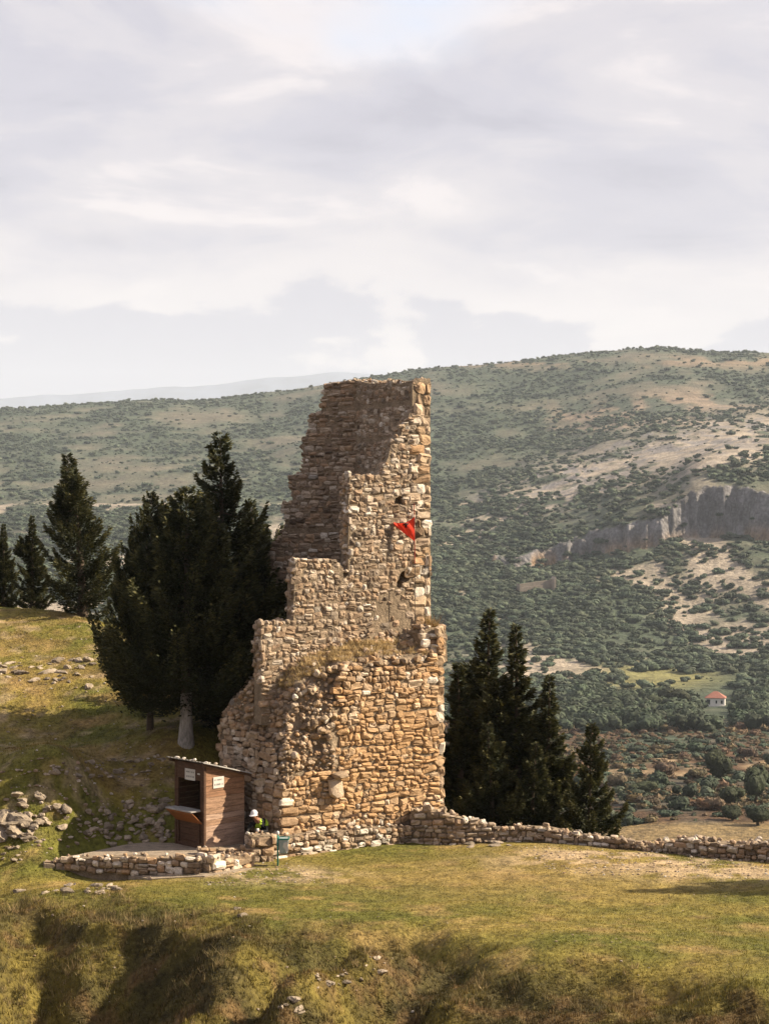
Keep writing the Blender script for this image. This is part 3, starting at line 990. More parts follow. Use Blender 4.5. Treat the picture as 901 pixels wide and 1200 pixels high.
    def rightmap(V):
        o = np.empty_like(V); aa = -0.6 - V[:, 2]
        o[:, 0] = F0[0] + aa * TU[0] + V[:, 0] * TV[0]; o[:, 1] = F0[1] + aa * TU[1] + V[:, 0] * TV[1]; o[:, 2] = V[:, 1]
        return o
    inner = lambda cs, cz, q: stone_colour(q, dull=0.3) * 0.92
    joint = [P(430, y, 54)[2] for y in (481, 519, 553, 620)]   # levelling courses show as straight dark lines
    notjoint = lambda z: all(abs(z - j) > 0.035 for j in joint)
    stones += courses(0.0, B, 8.0, ztop, r, (0.10, 0.17), (0.13, 0.3), lambda s, z: notjoint(z) and 0.1 < s < B and z < ztop - 0.25 + 0.28 * s / B, warp_fn(71, 0.02), rightmap, inner, proud=0.02)
    def outmap(V):
        o = np.empty_like(V); aa = 0.0 + V[:, 2]
        o[:, 0] = F0[0] + aa * TU[0] + V[:, 0] * TV[0]; o[:, 1] = F0[1] + aa * TU[1] + V[:, 0] * TV[1]; o[:, 2] = V[:, 1]
        return o
    stones += courses(0.0, B + 0.7, 5.6, ztop, r, (0.22, 0.33), (0.26, 0.5), lambda s, z: 0.1 < s < B + 0.6 and z < ztop - 0.3, warp_fn(72, 0.012), outmap, quoin, proud=0.02)
    polyb = [az_back(x, y) for x, y in BACK]
    slab(polyb, 0.0, 0.7, 'back_wall_core', T, org, tb, -BN)
    stones += courses(-6.5, 0.1, 5.0, 13.6, r, (0.09, 0.18), (0.12, 0.32), lambda s, z: in_poly(s, z, polyb) and notjoint(z), warp_fn(73, 0.03), back_map, inner, proud=0.04)
    rocks += edge_rubble(r, BACK, 0.0, 0.7, {len(BACK) - 1, len(BACK) - 2}, dullc, size=(0.08, 0.17), az=az_back, fn=tb)
    for _ in range(130):   # rim of the right wall
        b = r.uniform(0, B + 0.6); a = r.uniform(-0.62, 0.02)
        rocks.append((rock_world(r, (*tw(a, b), ztop - 0.2 + 0.28 * b / B + r.normal() * 0.03), r.uniform(0.05, 0.12)), stone_colour(r, light=0.15, dull=0.2)))
    # --- lower block: lofted rings
    BF = -0.9
    LZ = [0.0, 0.7, 1.5, 2.5, 3.1, 3.55, 4.0, 4.5, 4.9, 5.2, 5.5, 5.75]
    Bp = [(328, BF), (328, BF), (329, BF), (333, -0.78), (335, -0.68), (337, -0.6), (340, -0.5), (347, -0.42), (365, -0.34), (385, -0.25), (410, -0.1), (425, 0.0)]
    Cp = [(256, 48.7), (256, 48.7), (256, 48.7), (257, 48.7), (260, 48.6), (266, 48.5), (279, 48.2), (298, 47.8), (312, 47.8), (330, 48.0), (350, 48.2), (370, 48.4)]
    Mp = [(395, BF), (395, BF), (395, BF), (395, BF), (395, BF), (395, BF + 0.02), (396, BF + 0.06), (398, BF + 0.12), (401, BF + 0.2), (410, -0.5), (430, -0.2), (445, -0.02)]
    Nq = [(450, BF), (450, BF), (450, BF), (450, BF), (450, BF), (450, BF), (450, BF), (450, BF), (450, BF + 0.05), (452, -0.6), (456, -0.25), (460, -0.02)]
    Ap = [(520, BF), (520, BF), (520, BF), (520, BF), (520, BF), (520, BF), (520, BF), (520, BF), (520, BF), (520, BF + 0.06), (518, -0.4), (516, -0.1)]
    rings = []
    for k, z in enumerate(LZ):
        q = []
        for (x, b) in (Ap[k], Nq[k], Mp[k], Bp[k]):
            q.append((*tw(a_of_px(x, b), b), z))
        cx = (Cp[k][0] - CX) / F * Cp[k][1]
        q.append((cx, Cp[k][1], z))
        e = np.array(((Cp[k][0] + 8 - CX) / F * (Cp[k][1] + 3.2), Cp[k][1] + 3.2))
        q.append((e[0], e[1], z))
        q.append((*tw(0.25, 4.9), z))
        rings.append(q)
    V = []; Fq = []
    SUBN = 6
    R = np.array(rings)          # level, corner, xyz
    fine = []
    zz = np.linspace(0, LZ[-1], 46)
    for z in zz:
        ring = np.stack([[np.interp(z, LZ, R[:, c, ax]) for ax in range(3)] for c in range(7)])
        row = []
        for c in range(7):
            p, q = ring[c], ring[(c + 1) % 7]
            m = 10 if c < 5 else 4
            for t in np.arange(m) / m:
                row.append(p + (q - p) * t)
        fine.append(row)
    G = np.array(fine); nz, nc = G.shape[:2]
    gx, gy = to_px(G)
    FACE = [(328, 925), (338, 920), (345, 905), (396, 900), (391, 860), (396, 800), (402, 788), (440, 778), (490, 780), (521, 745), (522, 962), (328, 985)]
    FACET = [(328, 925), (322, 880), (305, 862), (275, 850), (262, 862), (250, 880), (250, 995), (328, 995)]
    rub = ~(in_poly(gx, gy, FACE) | in_poly(gx, gy, FACET))
    outw = G - np.array((*tw(-2.0, 2.0), 0)); outw[..., 2] = 0; outw /= np.linalg.norm(outw, axis=-1, keepdims=True)
    amp = (fbm(G[..., 0] * 2.2 + G[..., 1] * 1.1, G[..., 2] * 2.4, 4, 81) - 0.5)
    G = G + outw * (amp * np.where(rub, 0.42, 0.0))[..., None] - outw * np.where(rub, 0.0, 0.02)[..., None]
    Vv = G.reshape(-1, 3)
    i = np.arange(nz * nc).reshape(nz, nc)
    Fq = np.stack([i[:-1], np.roll(i, -1, 1)[:-1], np.roll(i, -1, 1)[1:], i[1:]], -1).reshape(-1, 4)
    faces = [tuple(f) for f in Fq] + [tuple(i[-1])]
    me = mesh_from('lower_block_core', Vv - org, faces, M['mortar'], None, False)
    core = add('lower_block_core', me, T)
    # facing of the lower front
    def mask_low(s, z):
        x, y = to_px(np.array((*tw(s, BF), z)))
        if not in_poly(x, y, FACE): return False
        if abs(x - 506) < 3.2 and abs(y - 899) < 3.5: return False
        return True
    def warmc(cs, cz, q):
        x, y = to_px(np.array((*tw(cs, BF), cz)))
        wv = 0.35 + 0.5 * math.exp(-((y - 890) / 55) ** 2) + 0.25 * (fbm(np.array([cs * 1.2]), np.array([cz * 1.2]), 3, 5)[0] - 0.5)
        return stone_colour(q, warm=wv, light=0.02) * 1.06
    stones += courses(-4.9, 0.05, 0.3, 6.1, r, (0.12, 0.22), (0.13, 0.35), mask_low, warp_fn(83, 0.09), plane_map(BF), warmc, proud=0.04, gap=0.010, clip=a_of_px(514, BF))
    stones += courses(a_of_px(514, BF), a_of_px(520.6, BF), 0.3, 5.7, r, (0.24, 0.34), (0.14, 0.2), lambda s, z: s > a_of_px(513, BF), warp_fn(84, 0.01), plane_map(BF), lambda a_, b_, q: stone_colour(q, light=0.15, warm=0.3), proud=0.03, gap=0.008, clip=a_of_px(520.6, BF))
    # left facet, turned away from the sun
    b0 = np.array(rings[0][3][:2]); c0 = np.array(rings[0][4][:2])
    fd = (c0 - b0); FL = np.linalg.norm(fd); fd /= FL; fn = np.array((fd[1], -fd[0]))
    if fn[1] > 0: fn = -fn
    def facetmap(V):
        o = np.empty_like(V)
        o[:, 0] = b0[0] + V[:, 0] * fd[0] + V[:, 2] * fn[0]; o[:, 1] = b0[1] + V[:, 0] * fd[1] + V[:, 2] * fn[1]; o[:, 2] = V[:, 1]
        return o
    def mask_facet(s, z):
        x, y = to_px(facetmap(np.array([[s, z, 0.0]]))[0])
        return in_poly(x, y, FACET) and 0 < s < FL
    stones += courses(0, FL, 0.2, 4.0, r, (0.12, 0.24), (0.14, 0.38), mask_facet, warp_fn(87, 0.05), facetmap, lambda cs, cz, q: stone_colour(q, warm=0.15, dull=0.2), proud=0.035, gap=0.009)
    # corner quoin column at the foot and the big pale block
    for zc in np.arange(0.45, 1.75, 0.26):
        a0 = a_of_px(328, BF)
        Vq = stone_local(a0 - 0.02, a0 + r.uniform(0.4, 0.6), zc, zc + 0.26, r, 0.07, 0.01, lambda s, z: (0, 0))
        stones.append((plane_map(BF)(Vq), stone_colour(r, light=0.1, warm=0.3)))
    a1, z1 = az_of(393, 922, BF)
    stones.append((plane_map(BF - 0.12)(stone_local(a1 - 0.26, a1 + 0.17, z1 - 0.3, z1 + 0.26, r, 0.12, 0.01, lambda s, z: (0, 0))), np.array((0.72, 0.56, 0.41))))
    a1, z1 = az_of(396, 908, BF)
    stones.append((plane_map(BF - 0.1)(stone_local(a1 - 0.22, a1 + 0.2, z1 - 0.1, z1 + 0.1, r, 0.2, 0.01, lambda s, z: (0, 0))), np.array((0.42, 0.31, 0.21))))
    # rubble core laid bare: stones scattered over the lofted surface
    tri = np.concatenate([Fq[:, [0, 1, 2]], Fq[:, [0, 2, 3]]])
    a_, b_, c_ = Vv[tri[:, 0]], Vv[tri[:, 1]], Vv[tri[:, 2]]
    ar = np.linalg.norm(np.cross(b_ - a_, c_ - a_), axis=1)
    pick = r.choice(len(tri), 12500, p=ar / ar.sum())
    u, v = r.random(12500), r.random(12500); fl = u + v > 1; u[fl] = 1 - u[fl]; v[fl] = 1 - v[fl]
    pt = a_[pick] + (b_ - a_)[pick] * u[:, None] + (c_ - a_)[pick] * v[:, None]
    x, y = to_px(pt)
    ok = ~(in_poly(x, y, FACE) | in_poly(x, y, FACET)) & (pt[:, 1] < 51.5) & (x < 522) & (pt[:, 2] > 1.0)
    ledge = in_poly(x, y, [(300, 806), (330, 790), (372, 762), (420, 752), (500, 758), (500, 772), (440, 768), (380, 782), (340, 806), (310, 818)])
    loose = []
    for p, l in zip(pt[ok], ledge[ok]):
        if l and r.random() < 0.8: continue
        s = min(0.045 + r.exponential(0.04), 0.18)
        loose.append((rock_world(r, p + np.array((0, -0.3 * s, 0.0)), s), stone_colour(r, warm=0.12, light=0.03, dull=0.1)))
    # row of big rounded stones along the broken crest of the front facing
    for xx in np.arange(372, 500, 7.0):
        yy = np.interp(xx, [372, 400, 440, 470, 500], [790, 782, 776, 778, 782]) + r.normal() * 2.5
        a1, z1 = az_of(xx, yy, BF + 0.12)
        loose.append((rock_world(r, (*tw(a1, BF + 0.14), z1), r.uniform(0.10, 0.16)), stone_colour(r, warm=0.2)))
    # stub of the right-hand corner
    stub = [az_of(x_, y_, -0.6) for x_, y_ in ((490, 775), (489, 742), (497, 736), (519, 735), (521, 775))]
    slab(stub, -0.75, -0.05, 'corner_stub_core', T, org)
    stones += courses(-1.0, 0.3, 4.8, 6.1, r, (0.2, 0.3), (0.22, 0.36), lambda s, z: in_poly(s, z, stub), warp_fn(89, 0.03), plane_map(-0.75), lambda a_, b_, q: stone_colour(q, light=0.1, dull=0.1), proud=0.09)
    rocks += [(rock_world(r, (*tw(r.uniform(stub[1][0], stub[3][0]), r.uniform(-0.75, -0.1)), stub[2][1] + r.normal() * 0.04), r.uniform(0.08, 0.15)), stone_colour(r, dull=0.2)) for _ in range(26)]
    add_stones(T, stones, STONE_F, 300, rocks=[(rocks + loose, ROCKS[0][1])])
    return T, G, zz


tower, tower_grid, tower_z = build_tower()

# ------------------------------------------------------------------ low stone walls and terrace
class Path:
    def __init__(self, pts):
        """pts: (px, base_y, top_y, depth)"""
        B = np.array([P(a, b, d) for a, b, t, d in pts])
        self.xy = B[:, :2]; self.zb = B[:, 2]
        self.zt = np.array([H - (t - CY) / F * d for a, b, t, d in pts])
        self.s = np.concatenate([[0], np.cumsum(np.linalg.norm(np.diff(self.xy, axis=0), axis=1))])
        self.L = self.s[-1]

    def base(self, s): return np.interp(s, self.s, self.zb)
    def top(self, s): return np.interp(s, self.s, self.zt)

    def at(self, s, n):
        s = np.asarray(s, float); n = np.asarray(n, float)
        x = np.interp(s, self.s, self.xy[:, 0]); y = np.interp(s, self.s, self.xy[:, 1])
        e = 0.15
        tx = np.interp(np.minimum(s + e, self.L), self.s, self.xy[:, 0]) - np.interp(np.maximum(s - e, 0), self.s, self.xy[:, 0])
        ty = np.interp(np.minimum(s + e, self.L), self.s, self.xy[:, 1]) - np.interp(np.maximum(s - e, 0), self.s, self.xy[:, 1])
        l = np.hypot(tx, ty) + 1e-9
        return x + n * ty / l, y - n * tx / l      # n > 0 towards the camera (right-hand normal)


def stone_wall(pts, label, thick, rowh, wid, seed, warm=0.1, light=0.03, dull=0.1, top_size=(0.08, 0.17), rag=0.04, top_n=7, proud=0.05, left_end=True, right_end=False, name='stone_wall'):
    r = np.random.default_rng(seed)
    p = Path(pts)
    ox, oy = p.at(p.L / 2, 0); org = np.array((float(ox), float(oy), float(p.base(p.L / 2))))
    W = empty(name, tuple(org), 0, label, 'wall', 'low stone walls around the tower')
    ss = np.linspace(0, p.L, max(3, int(p.L / 0.12)))
    cols = []
    for n_, zz_ in ((-0.05, 'b'), (-0.05, 't'), (-thick, 't'), (-thick, 'b')):
        x, y = p.at(ss, np.full_like(ss, n_))
        z = p.base(ss) - 0.35 if zz_ == 'b' else np.maximum(p.top(ss) - 0.07 + 0.05 * (fbm(ss * 2, ss * 0, 3, seed) - 0.5), p.base(ss) + 0.02)
        cols.append(np.stack([x, y, z], 1))
    V = np.stack(cols, 1).reshape(-1, 3)
    fs = []
    for k in range(len(ss) - 1):
        for j in range(4):
            fs.append((k * 4 + j, k * 4 + (j + 1) % 4, (k + 1) * 4 + (j + 1) % 4, (k + 1) * 4 + j))
    e = (len(ss) - 1) * 4
    fs += [(3, 2, 1, 0), (e, e + 1, e + 2, e + 3)]
    add('wall_core', mesh_from('wall_core', V - org, fs, M['mortar']), W)

    def mp(Vl):
        x, y = p.at(Vl[:, 0], Vl[:, 2])
        return np.stack([x, y, Vl[:, 1]], 1)
    # courses follow the base line
    def mpb(Vl):
        V2 = Vl.copy(); V2[:, 1] += p.base(np.clip(Vl[:, 0], 0, p.L))
        return mp(V2)
    colr = lambda a, b, q: stone_colour(q, warm=warm, light=light, dull=dull)
    hmax = float((p.zt - p.zb).max())
    ok = lambda s, z: 0.02 < s < p.L - 0.02 and z < p.top(s) - p.base(s) - 0.03 + r.normal() * rag
    st = courses(0.0, p.L, -0.12, hmax, r, rowh, wid, ok, warp_fn(seed, 0.03), mpb, colr, proud=proud, gap=0.012, clip=p.L + 0.02)
    for flag, s_end, sg in ((left_end, 0.0, -1), (right_end, p.L, 1)):
        if flag:
            def em(Vl, s_end=s_end, sg=sg):
                x, y = p.at(np.full(len(Vl), s_end), -Vl[:, 0])
                t0 = np.array(p.at(min(s_end + 0.1, p.L), 0)) - np.array(p.at(max(s_end - 0.1, 0), 0)); t0 /= np.linalg.norm(t0)
                return np.stack([x + sg * t0[0] * Vl[:, 2], y + sg * t0[1] * Vl[:, 2], Vl[:, 1] + p.base(s_end)], 1)
            st += courses(0.0, thick, -0.1, p.top(s_end) - p.base(s_end), r, rowh, wid, lambda s, z: 0 < s < thick and z < p.top(s_end) - p.base(s_end) - 0.03, warp_fn(seed + 5, 0.01), em, colr, proud=0.03, clip=thick)
    tops = []
    for _ in range(int(p.L * top_n)):
        s = r.uniform(0, p.L); n_ = r.uniform(-thick, 0.02)
        x, y = p.at(s, n_)
        q = r.uniform(*top_size)
        tops.append((rock_world(r, (float(x), float(y), float(p.top(s)) - 0.45 * q + r.normal() * rag * 0.5), q), stone_colour(r, warm=warm, light=light + 0.03, dull=dull)))
    add_stones(W, st, STONE_F, 300 - min(len(tops), 140), rocks=[])
    # coping stones as parts too
    area = np.argsort([-np.ptp(to_px(v)[0]) for v, c in tops])
    keep = 140
    for k in area[:keep]:
        v, c = tops[k]; ce = v.mean(0)
        add('coping_stone', mesh_from('coping_stone', v - ce, ROCKS[0][1], M['stone'], np.tile(c, (len(v), 1))), W, tuple(ce - org))
    rest = [tops[k] for k in area[keep:]]
    if rest:
        V, Fc, C = join_pieces(rest, ROCKS[0][1])
        add('small_coping', mesh_from('small_coping', V - org, Fc, M['stone'], C), W, kind='stuff')
    return W


stone_wall([(481, 988, 947, 48.35), (513, 989, 950, 48.1), (540, 988, 957, 48.15), (567, 987, 964, 48.2), (587, 986, 971, 48.3), (613, 986, 968, 48.3), (640, 987, 970, 48.1), (657, 990, 976, 47.8), (680, 992, 978, 47.6),
            (733, 997, 985, 47.05), (763, 998, 990, 46.9), (780, 999, 985, 46.8), (807, 1001, 982, 46.55), (830, 1005, 985, 46.1), (850, 1006, 987, 46.0), (901, 1010, 987, 45.5), (1000, 1017, 992, 44.8), (1100, 1024, 1000, 44.0)],
           'long ragged dry stone boundary wall running from the tower past the conifers', 0.5, (0.10, 0.18), (0.12, 0.3), 301, warm=0.02, dull=0.3, rag=0.06, top_n=15, top_size=(0.06, 0.16), left_end=False)
stone_wall([(318, 1006, 979, 45.95), (340, 1003, 978, 46.3), (400, 997, 972, 47.15), (440, 992, 968, 47.7), (482, 988, 966, 48.3)],
           'sunlit straight terrace wall in front of the tower foot', 0.5, (0.12, 0.18), (0.14, 0.32), 302, warm=0.0, light=0.2, dull=0.15, rag=0.02, top_n=8, top_size=(0.05, 0.10), proud=0.035, left_end=False)
stone_wall([(434, 970, 951, 48.15), (460, 969, 950, 48.45), (497, 966, 947, 48.9)],
           'short upper tier of stone wall against the tower base above the terrace wall', 0.55, (0.14, 0.2), (0.2, 0.36), 303, warm=0.0, light=0.12, dull=0.2, rag=0.02, top_n=8, top_size=(0.06, 0.12))
stone_wall([(295, 1009, 978, 45.5), (321, 1008, 977, 45.75)],
           'square stone pier beside the litter bin at the terrace corner', 0.55, (0.19, 0.26), (0.26, 0.42), 304, warm=0.02, light=0.1, dull=0.2, rag=0.0, top_n=10, top_size=(0.05, 0.08), proud=0.04, right_end=True)
stone_wall([(247, 1026, 1004, 43.95), (270, 1021, 1002, 44.5), (297, 1014, 999, 45.2)],
           'low block of squared stones below the ticket kiosk, beside the steps', 0.5, (0.17, 0.24), (0.22, 0.4), 305, warm=0.02, light=0.15, rag=0.0, top_n=9, top_size=(0.05, 0.09))
stone_wall([(53, 1014, 1010, 45.0), (78, 1015, 1004, 45.0), (150, 1020, 1003, 44.45), (234, 1027, 1004, 43.95)],
           'low retaining wall of pale stones edging the gravel terrace beyond the kiosk', 0.45, (0.14, 0.2), (0.17, 0.3), 306, warm=0.02, light=0.2, rag=0.0, top_n=7, top_size=(0.05, 0.09), right_end=True)
stone_wall([(234, 1004, 994, 45.3), (296, 1003, 993, 45.6)],
           'single stone step in front of the kiosk door side', 0.4, (0.1, 0.14), (0.2, 0.32), 307, warm=0.1, rag=0.0, top_n=5, top_size=(0.04, 0.06))

TZ = 0.2
_tp = [(78, 45.15), (234, 44.1), (247, 44.9), (297, 45.7), (318, 46.05), (480, 48.5), (500, 49.4), (500, 51.5), (262, 51.5), (215, 47.7), (150, 46.9)]
_b = MB()
_n = len(_tp)
for z_ in (TZ, -0.6):
    for a, d in _tp:
        _b.v.append(((a - CX) / F * d, d, z_ + 0.0))
_b.f = [tuple(range(_n)), tuple(range(2 * _n - 1, _n - 1, -1))] + [(i, _n + i, _n + (i + 1) % _n, (i + 1) % _n) for i in range(_n)]
_b.build('terrace', M['gravel'], label='pale gravel terrace at the foot of the tower', cat='terrace', kind='structure')


def sheet(name, px_poly, z_off, mat, label, cat, depth=0.12):
    g = [ray_ground(a, b) for a, b in px_poly]
    zz_ = max(q[2] for q in g) + z_off
    n = len(g); m = MB()
    for q in g: m.v.append((q[0], q[1], q[2] + z_off))
    for q in g: m.v.append((q[0], q[1], q[2] - depth))
    m.f = [tuple(range(n)), tuple(range(2 * n - 1, n - 1, -1))] + [(i, n + i, n + (i + 1) % n, (i + 1) % n) for i in range(n)]
    return m.build(name, mat, label=label, cat=cat, kind='structure')


pave = sheet('paving', [(49, 1015), (113, 1023.5), (177, 1032), (240, 1029), (300, 1019), (232, 1024), (150, 1019), (80, 1013)], 0.035, M['gravel'], 'strip of pale paving along the low retaining wall', 'paving')
_r = np.random.default_rng(5)
for k in range(9):
    t0, t1 = k / 9 + 0.005, (k + 1) / 9 - 0.005
    pa, pb = (ray_ground(49 + 128 * t, 1015 + 17 * t) for t in (t0, t1))
    m = MB()
    d = np.array((0.05, -0.1, 0)); up_ = np.array((0, 0, 0.06 + 0.02 * _r.random()))
    lo = np.array((0, 0, -0.08)); inn = np.array((-0.03, 0.22, 0))
    m.hexa([pa + d + lo, pb + d + lo, pb + inn + lo, pa + inn + lo, pa + d + up_, pb + d + up_, pb + inn + up_, pa + inn + up_])
    me_o = m.build('kerb_stone', M['stone'], pave, bevel=0.012)
    ca = me_o.data.color_attributes.new('Col', 'FLOAT_COLOR', 'POINT')
    cc = np.ones((len(me_o.data.vertices), 4)); cc[:, :3] = stone_colour(_r, dull=0.3)
    ca.data.foreach_set('color', cc.ravel())

# ------------------------------------------------------------------ ticket kiosk
K0 = P(239, 996, 46.1)
KZ = TZ
kiosk = empty('ticket_kiosk', (K0[0], K0[1], KZ), math.radians(44), 'small wooden ticket kiosk with serving hatch and stones on its sloping roof', 'kiosk')
KX, KY, KH = 1.38, 1.22, 2.28


def roof_z(x):
    return KH - 0.27 * x


rk = np.random.default_rng(9)
nb = 15
hb = KH / nb
for k in range(nb):   # boarded side towards the tower (y = 0) and the opposite side
    z0, z1 = k * hb + 0.006, (k + 1) * hb - 0.003
    x1 = KX
    if roof_z(KX) < z1: x1 = max(0.08, min(KX, (KH - z1) / 0.27))
    if z0 > roof_z(0.1): continue
    xb = KX if roof_z(KX) > z0 else (KH - z0) / 0.27
    MB().hexa([(0.0, -0.006 * rk.random(), z0), (xb, -0.006 * rk.random(), z0), (xb, 0.022, z0), (0, 0.022, z0), (0.0, -0.012 * rk.random(), z1), (x1, -0.012 * rk.random(), z1), (x1, 0.022, z1), (0, 0.022, z1)]).build('plank', M[('plank_pale', 'plank_pale', 'plank_mid', 'plank_mid', 'plank')[min(4, int(max(0, k / 2.2 + rk.normal() * 0.7)))]], kiosk)
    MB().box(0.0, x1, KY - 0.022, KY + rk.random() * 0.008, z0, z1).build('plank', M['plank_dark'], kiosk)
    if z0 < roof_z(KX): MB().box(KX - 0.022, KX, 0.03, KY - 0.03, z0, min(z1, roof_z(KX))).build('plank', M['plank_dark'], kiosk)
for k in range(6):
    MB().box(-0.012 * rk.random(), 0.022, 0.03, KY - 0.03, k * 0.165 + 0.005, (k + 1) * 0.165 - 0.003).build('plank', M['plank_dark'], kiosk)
MB().box(-0.03, 0.05, -0.034, 0.05, 0, KH).build('corner_post', M['plank_dark'], kiosk, 0.006)
MB().box(-0.03, 0.05, KY - 0.05, KY + 0.03, 0, KH).build('corner_post', M['plank_dark'], kiosk, 0.006)
MB().box(-0.02, 0.03, 0.05, KY - 0.05, 1.82, KH - 0.01).build('header_board', M['plank_dark'], kiosk, 0.005)
MB().box(-0.035, 0.02, 0.052, 0.12, 1.0, 1.818).build('hatch_frame', M['plank_dark'], kiosk, 0.005)
MB().box(-0.035, 0.02, KY - 0.14, KY - 0.052, 1.0, 1.818).build('hatch_frame', M['plank_dark'], kiosk, 0.005)
MB().box(-0.36, 0.06, 0.10, KY + 0.02, 1.0, 1.035).build('counter', M['tin'], kiosk, 0.006)
MB().hexa([(-0.34, 0.06, 0.97), (-0.01, 0.06, 0.66), (-0.01, KY - 0.02, 0.66), (-0.34, KY - 0.02, 0.97), (-0.34, 0.06, 0.995), (-0.005, 0.06, 0.69), (-0.005, KY - 0.02, 0.69), (-0.34, KY - 0.02, 0.995)]).build('hatch_flap', M['panel'], kiosk, 0.004)
for y_ in (0.16, KY - 0.16):
    MB().box(-0.06, -0.014, y_ - 0.025, y_ + 0.025, 0.1, 0.66).build('bracket', M['plank_dark'], kiosk, 0.004)
# cloth hanging inside the hatch
m = MB()
for i in range(9):
    y_ = 0.24 + 0.035 * i; x_ = 0.34 + 0.03 * math.sin(i * 1.9)
    m.v += [(x_, y_, 1.78), (x_ + 0.01, y_ + 0.004 * i, 1.15 + 0.03 * math.sin(i * 1.3))]
for i in range(8): m.f.append((2 * i, 2 * i + 1, 2 * i + 3, 2 * i + 2))
m.build('curtain', material('hanging_cloth', (0.2, 0.19, 0.16)), kiosk)
MB().box(0.03, KX - 0.03, 0.03, KY - 0.03, 0.0, 0.05).build('floor_board', M['dark'], kiosk)
MB().box(0.75, 0.78, 0.03, KY - 0.03, 0.05, 1.75).build('back_partition', M['dark'], kiosk)
# roof sheet: ribs as real folds
m = MB(); nr = 24
for i in range(nr + 1):
    y_ = -0.18 + (KY + 0.42) * i / nr; dz = 0.014 * (i % 2)
    for x_ in (-0.16, KX + 0.16):
        m.v += [(x_, y_, roof_z(x_) + 0.03 + dz), (x_, y_, roof_z(x_) + 0.012 + dz)]
for i in range(nr):
    a = 4 * i; b = a + 4
    m.f += [(a, a + 2, b + 2, b), (a + 1, b + 1, b + 3, a + 3), (a, b, b + 1, a + 1), (a + 2, a + 3, b + 3, b + 2)]
m.f += [(0, 1, 3, 2), (4 * nr, 4 * nr + 2, 4 * nr + 3, 4 * nr + 1)]
roof = m.build('roof', M['tin'], kiosk)
for y_ in (-0.1, KY + 0.1):
    MB().hexa([(-0.15, y_ - 0.03, roof_z(-0.15) - 0.06), (KX + 0.15, y_ - 0.03, roof_z(KX + 0.15) - 0.06), (KX + 0.15, y_ + 0.03, roof_z(KX + 0.15) - 0.06), (-0.15, y_ + 0.03, roof_z(-0.15) - 0.06),
               (-0.15, y_ - 0.03, roof_z(-0.15) + 0.008), (KX + 0.15, y_ - 0.03, roof_z(KX + 0.15) + 0.008), (KX + 0.15, y_ + 0.03, roof_z(KX + 0.15) + 0.008), (-0.15, y_ + 0.03, roof_z(-0.15) + 0.008)]).build('rafter', M['plank_dark'], roof)


def notice(name, face, u0, u1, z0, z1):
    """paper sheet with two lines of print"""
    if face == 'hatch':
        s = MB().box(-0.036, -0.030, u0, u1, z0, z1).build(name, M['paper'], kiosk)
    else:
        s = MB().box(u0, u1, -0.024, -0.016, z0, z1).build(name, M['paper'], kiosk)
    m = MB()
    for row, (t0, t1) in enumerate(((0.66, 0.80), (0.24, 0.40))):
        u = u0 + 0.1 * (u1 - u0)
        while u < u1 - 0.14 * (u1 - u0):
            w = rk.uniform(0.012, 0.026)
            a, b = z0 + t0 * (z1 - z0), z0 + t1 * (z1 - z0)
            if face == 'hatch': m.box(-0.038, -0.0362, u, u + w, a, b)
            else: m.box(u, u + w, -0.026, -0.0242, a, b)
            u += w + rk.choice((0.009, 0.009, 0.03))
    m.build('print', M['ink'], s, kind='stuff')


notice('notice', 'hatch', 0.34, 0.78, 1.80, 2.10)
notice('notice', 'side', 0.30, 0.66, 1.60, 1.90)
MB().box(-0.034, -0.028, 0.14, 0.24, 1.98, 2.02).build('small_tag', M['paper'], kiosk)

kr = np.random.default_rng(77)
ROOF_LABELS = ['pale stone on the kiosk roof above its front corner post', 'stone on the kiosk roof set back behind the corner stone'] + ['pale stone in the row along the hatch edge of the kiosk roof'] * 5 + ['stone halfway down the sloping edge of the kiosk roof', 'lowest stone on the sloping edge of the kiosk roof']
for k in range(9):
    if k < 7:
        yl = -0.05 + 0.2 * k; xl = kr.uniform(-0.1, 0.06)
    else:
        yl = -0.05; xl = 0.35 + 0.35 * (k - 7)
    if k == 1: yl, xl = 0.06, 0.22
    c, s = math.cos(math.radians(44)), math.sin(math.radians(44))
    wx, wy = K0[0] + xl * c - yl * s, K0[1] + xl * s + yl * c
    sz = kr.uniform(0.06, 0.12)
    V = rock_world(kr, (0, 0, 0), sz)
    V[:, 2] *= 0.75
    add('roof_stone', mesh_from('roof_stone', V, ROCKS[0][1], M['stone'], np.tile(stone_colour(kr, light=0.5, dull=0.3), (len(V), 1))), None, (wx, wy, KZ + roof_z(xl) + 0.035 - V[:, 2].min() * 0.9),
        ROOF_LABELS[k], 'stone', 'stones on the kiosk roof')

# ------------------------------------------------------------------ litter bin, rail, flag
bb = P(325.5, 1007, 45.25)
bz = gz(bb[0], bb[1])
lit = empty('litter_bin', (bb[0], bb[1], bz), 0, 'pale grey litter bin hung on a teal post by the stone pier', 'litter bin')
MB().tube([(0, 0, -0.1), (0, 0, 0.80)], 0.022, 8).build('post', M['teal'], lit, smooth_shade=True)
MB().tube([(0, 0, 0.80), (0, 0, 0.84), (0, 0, 0.88), (0, 0, 0.91)], [0.02, 0.045, 0.04, 0.012], 8).build('post_cap', M['white'], lit, smooth_shade=True)
body = MB().hexa([(0.05, -0.10, 0.33), (0.25, -0.10, 0.33), (0.25, 0.10, 0.33), (0.05, 0.10, 0.33), (0.03, -0.14, 0.72), (0.29, -0.14, 0.72), (0.29, 0.14, 0.72), (0.03, 0.14, 0.72)]).build('bin_body', M['bin'], lit, 0.012)
m = MB()
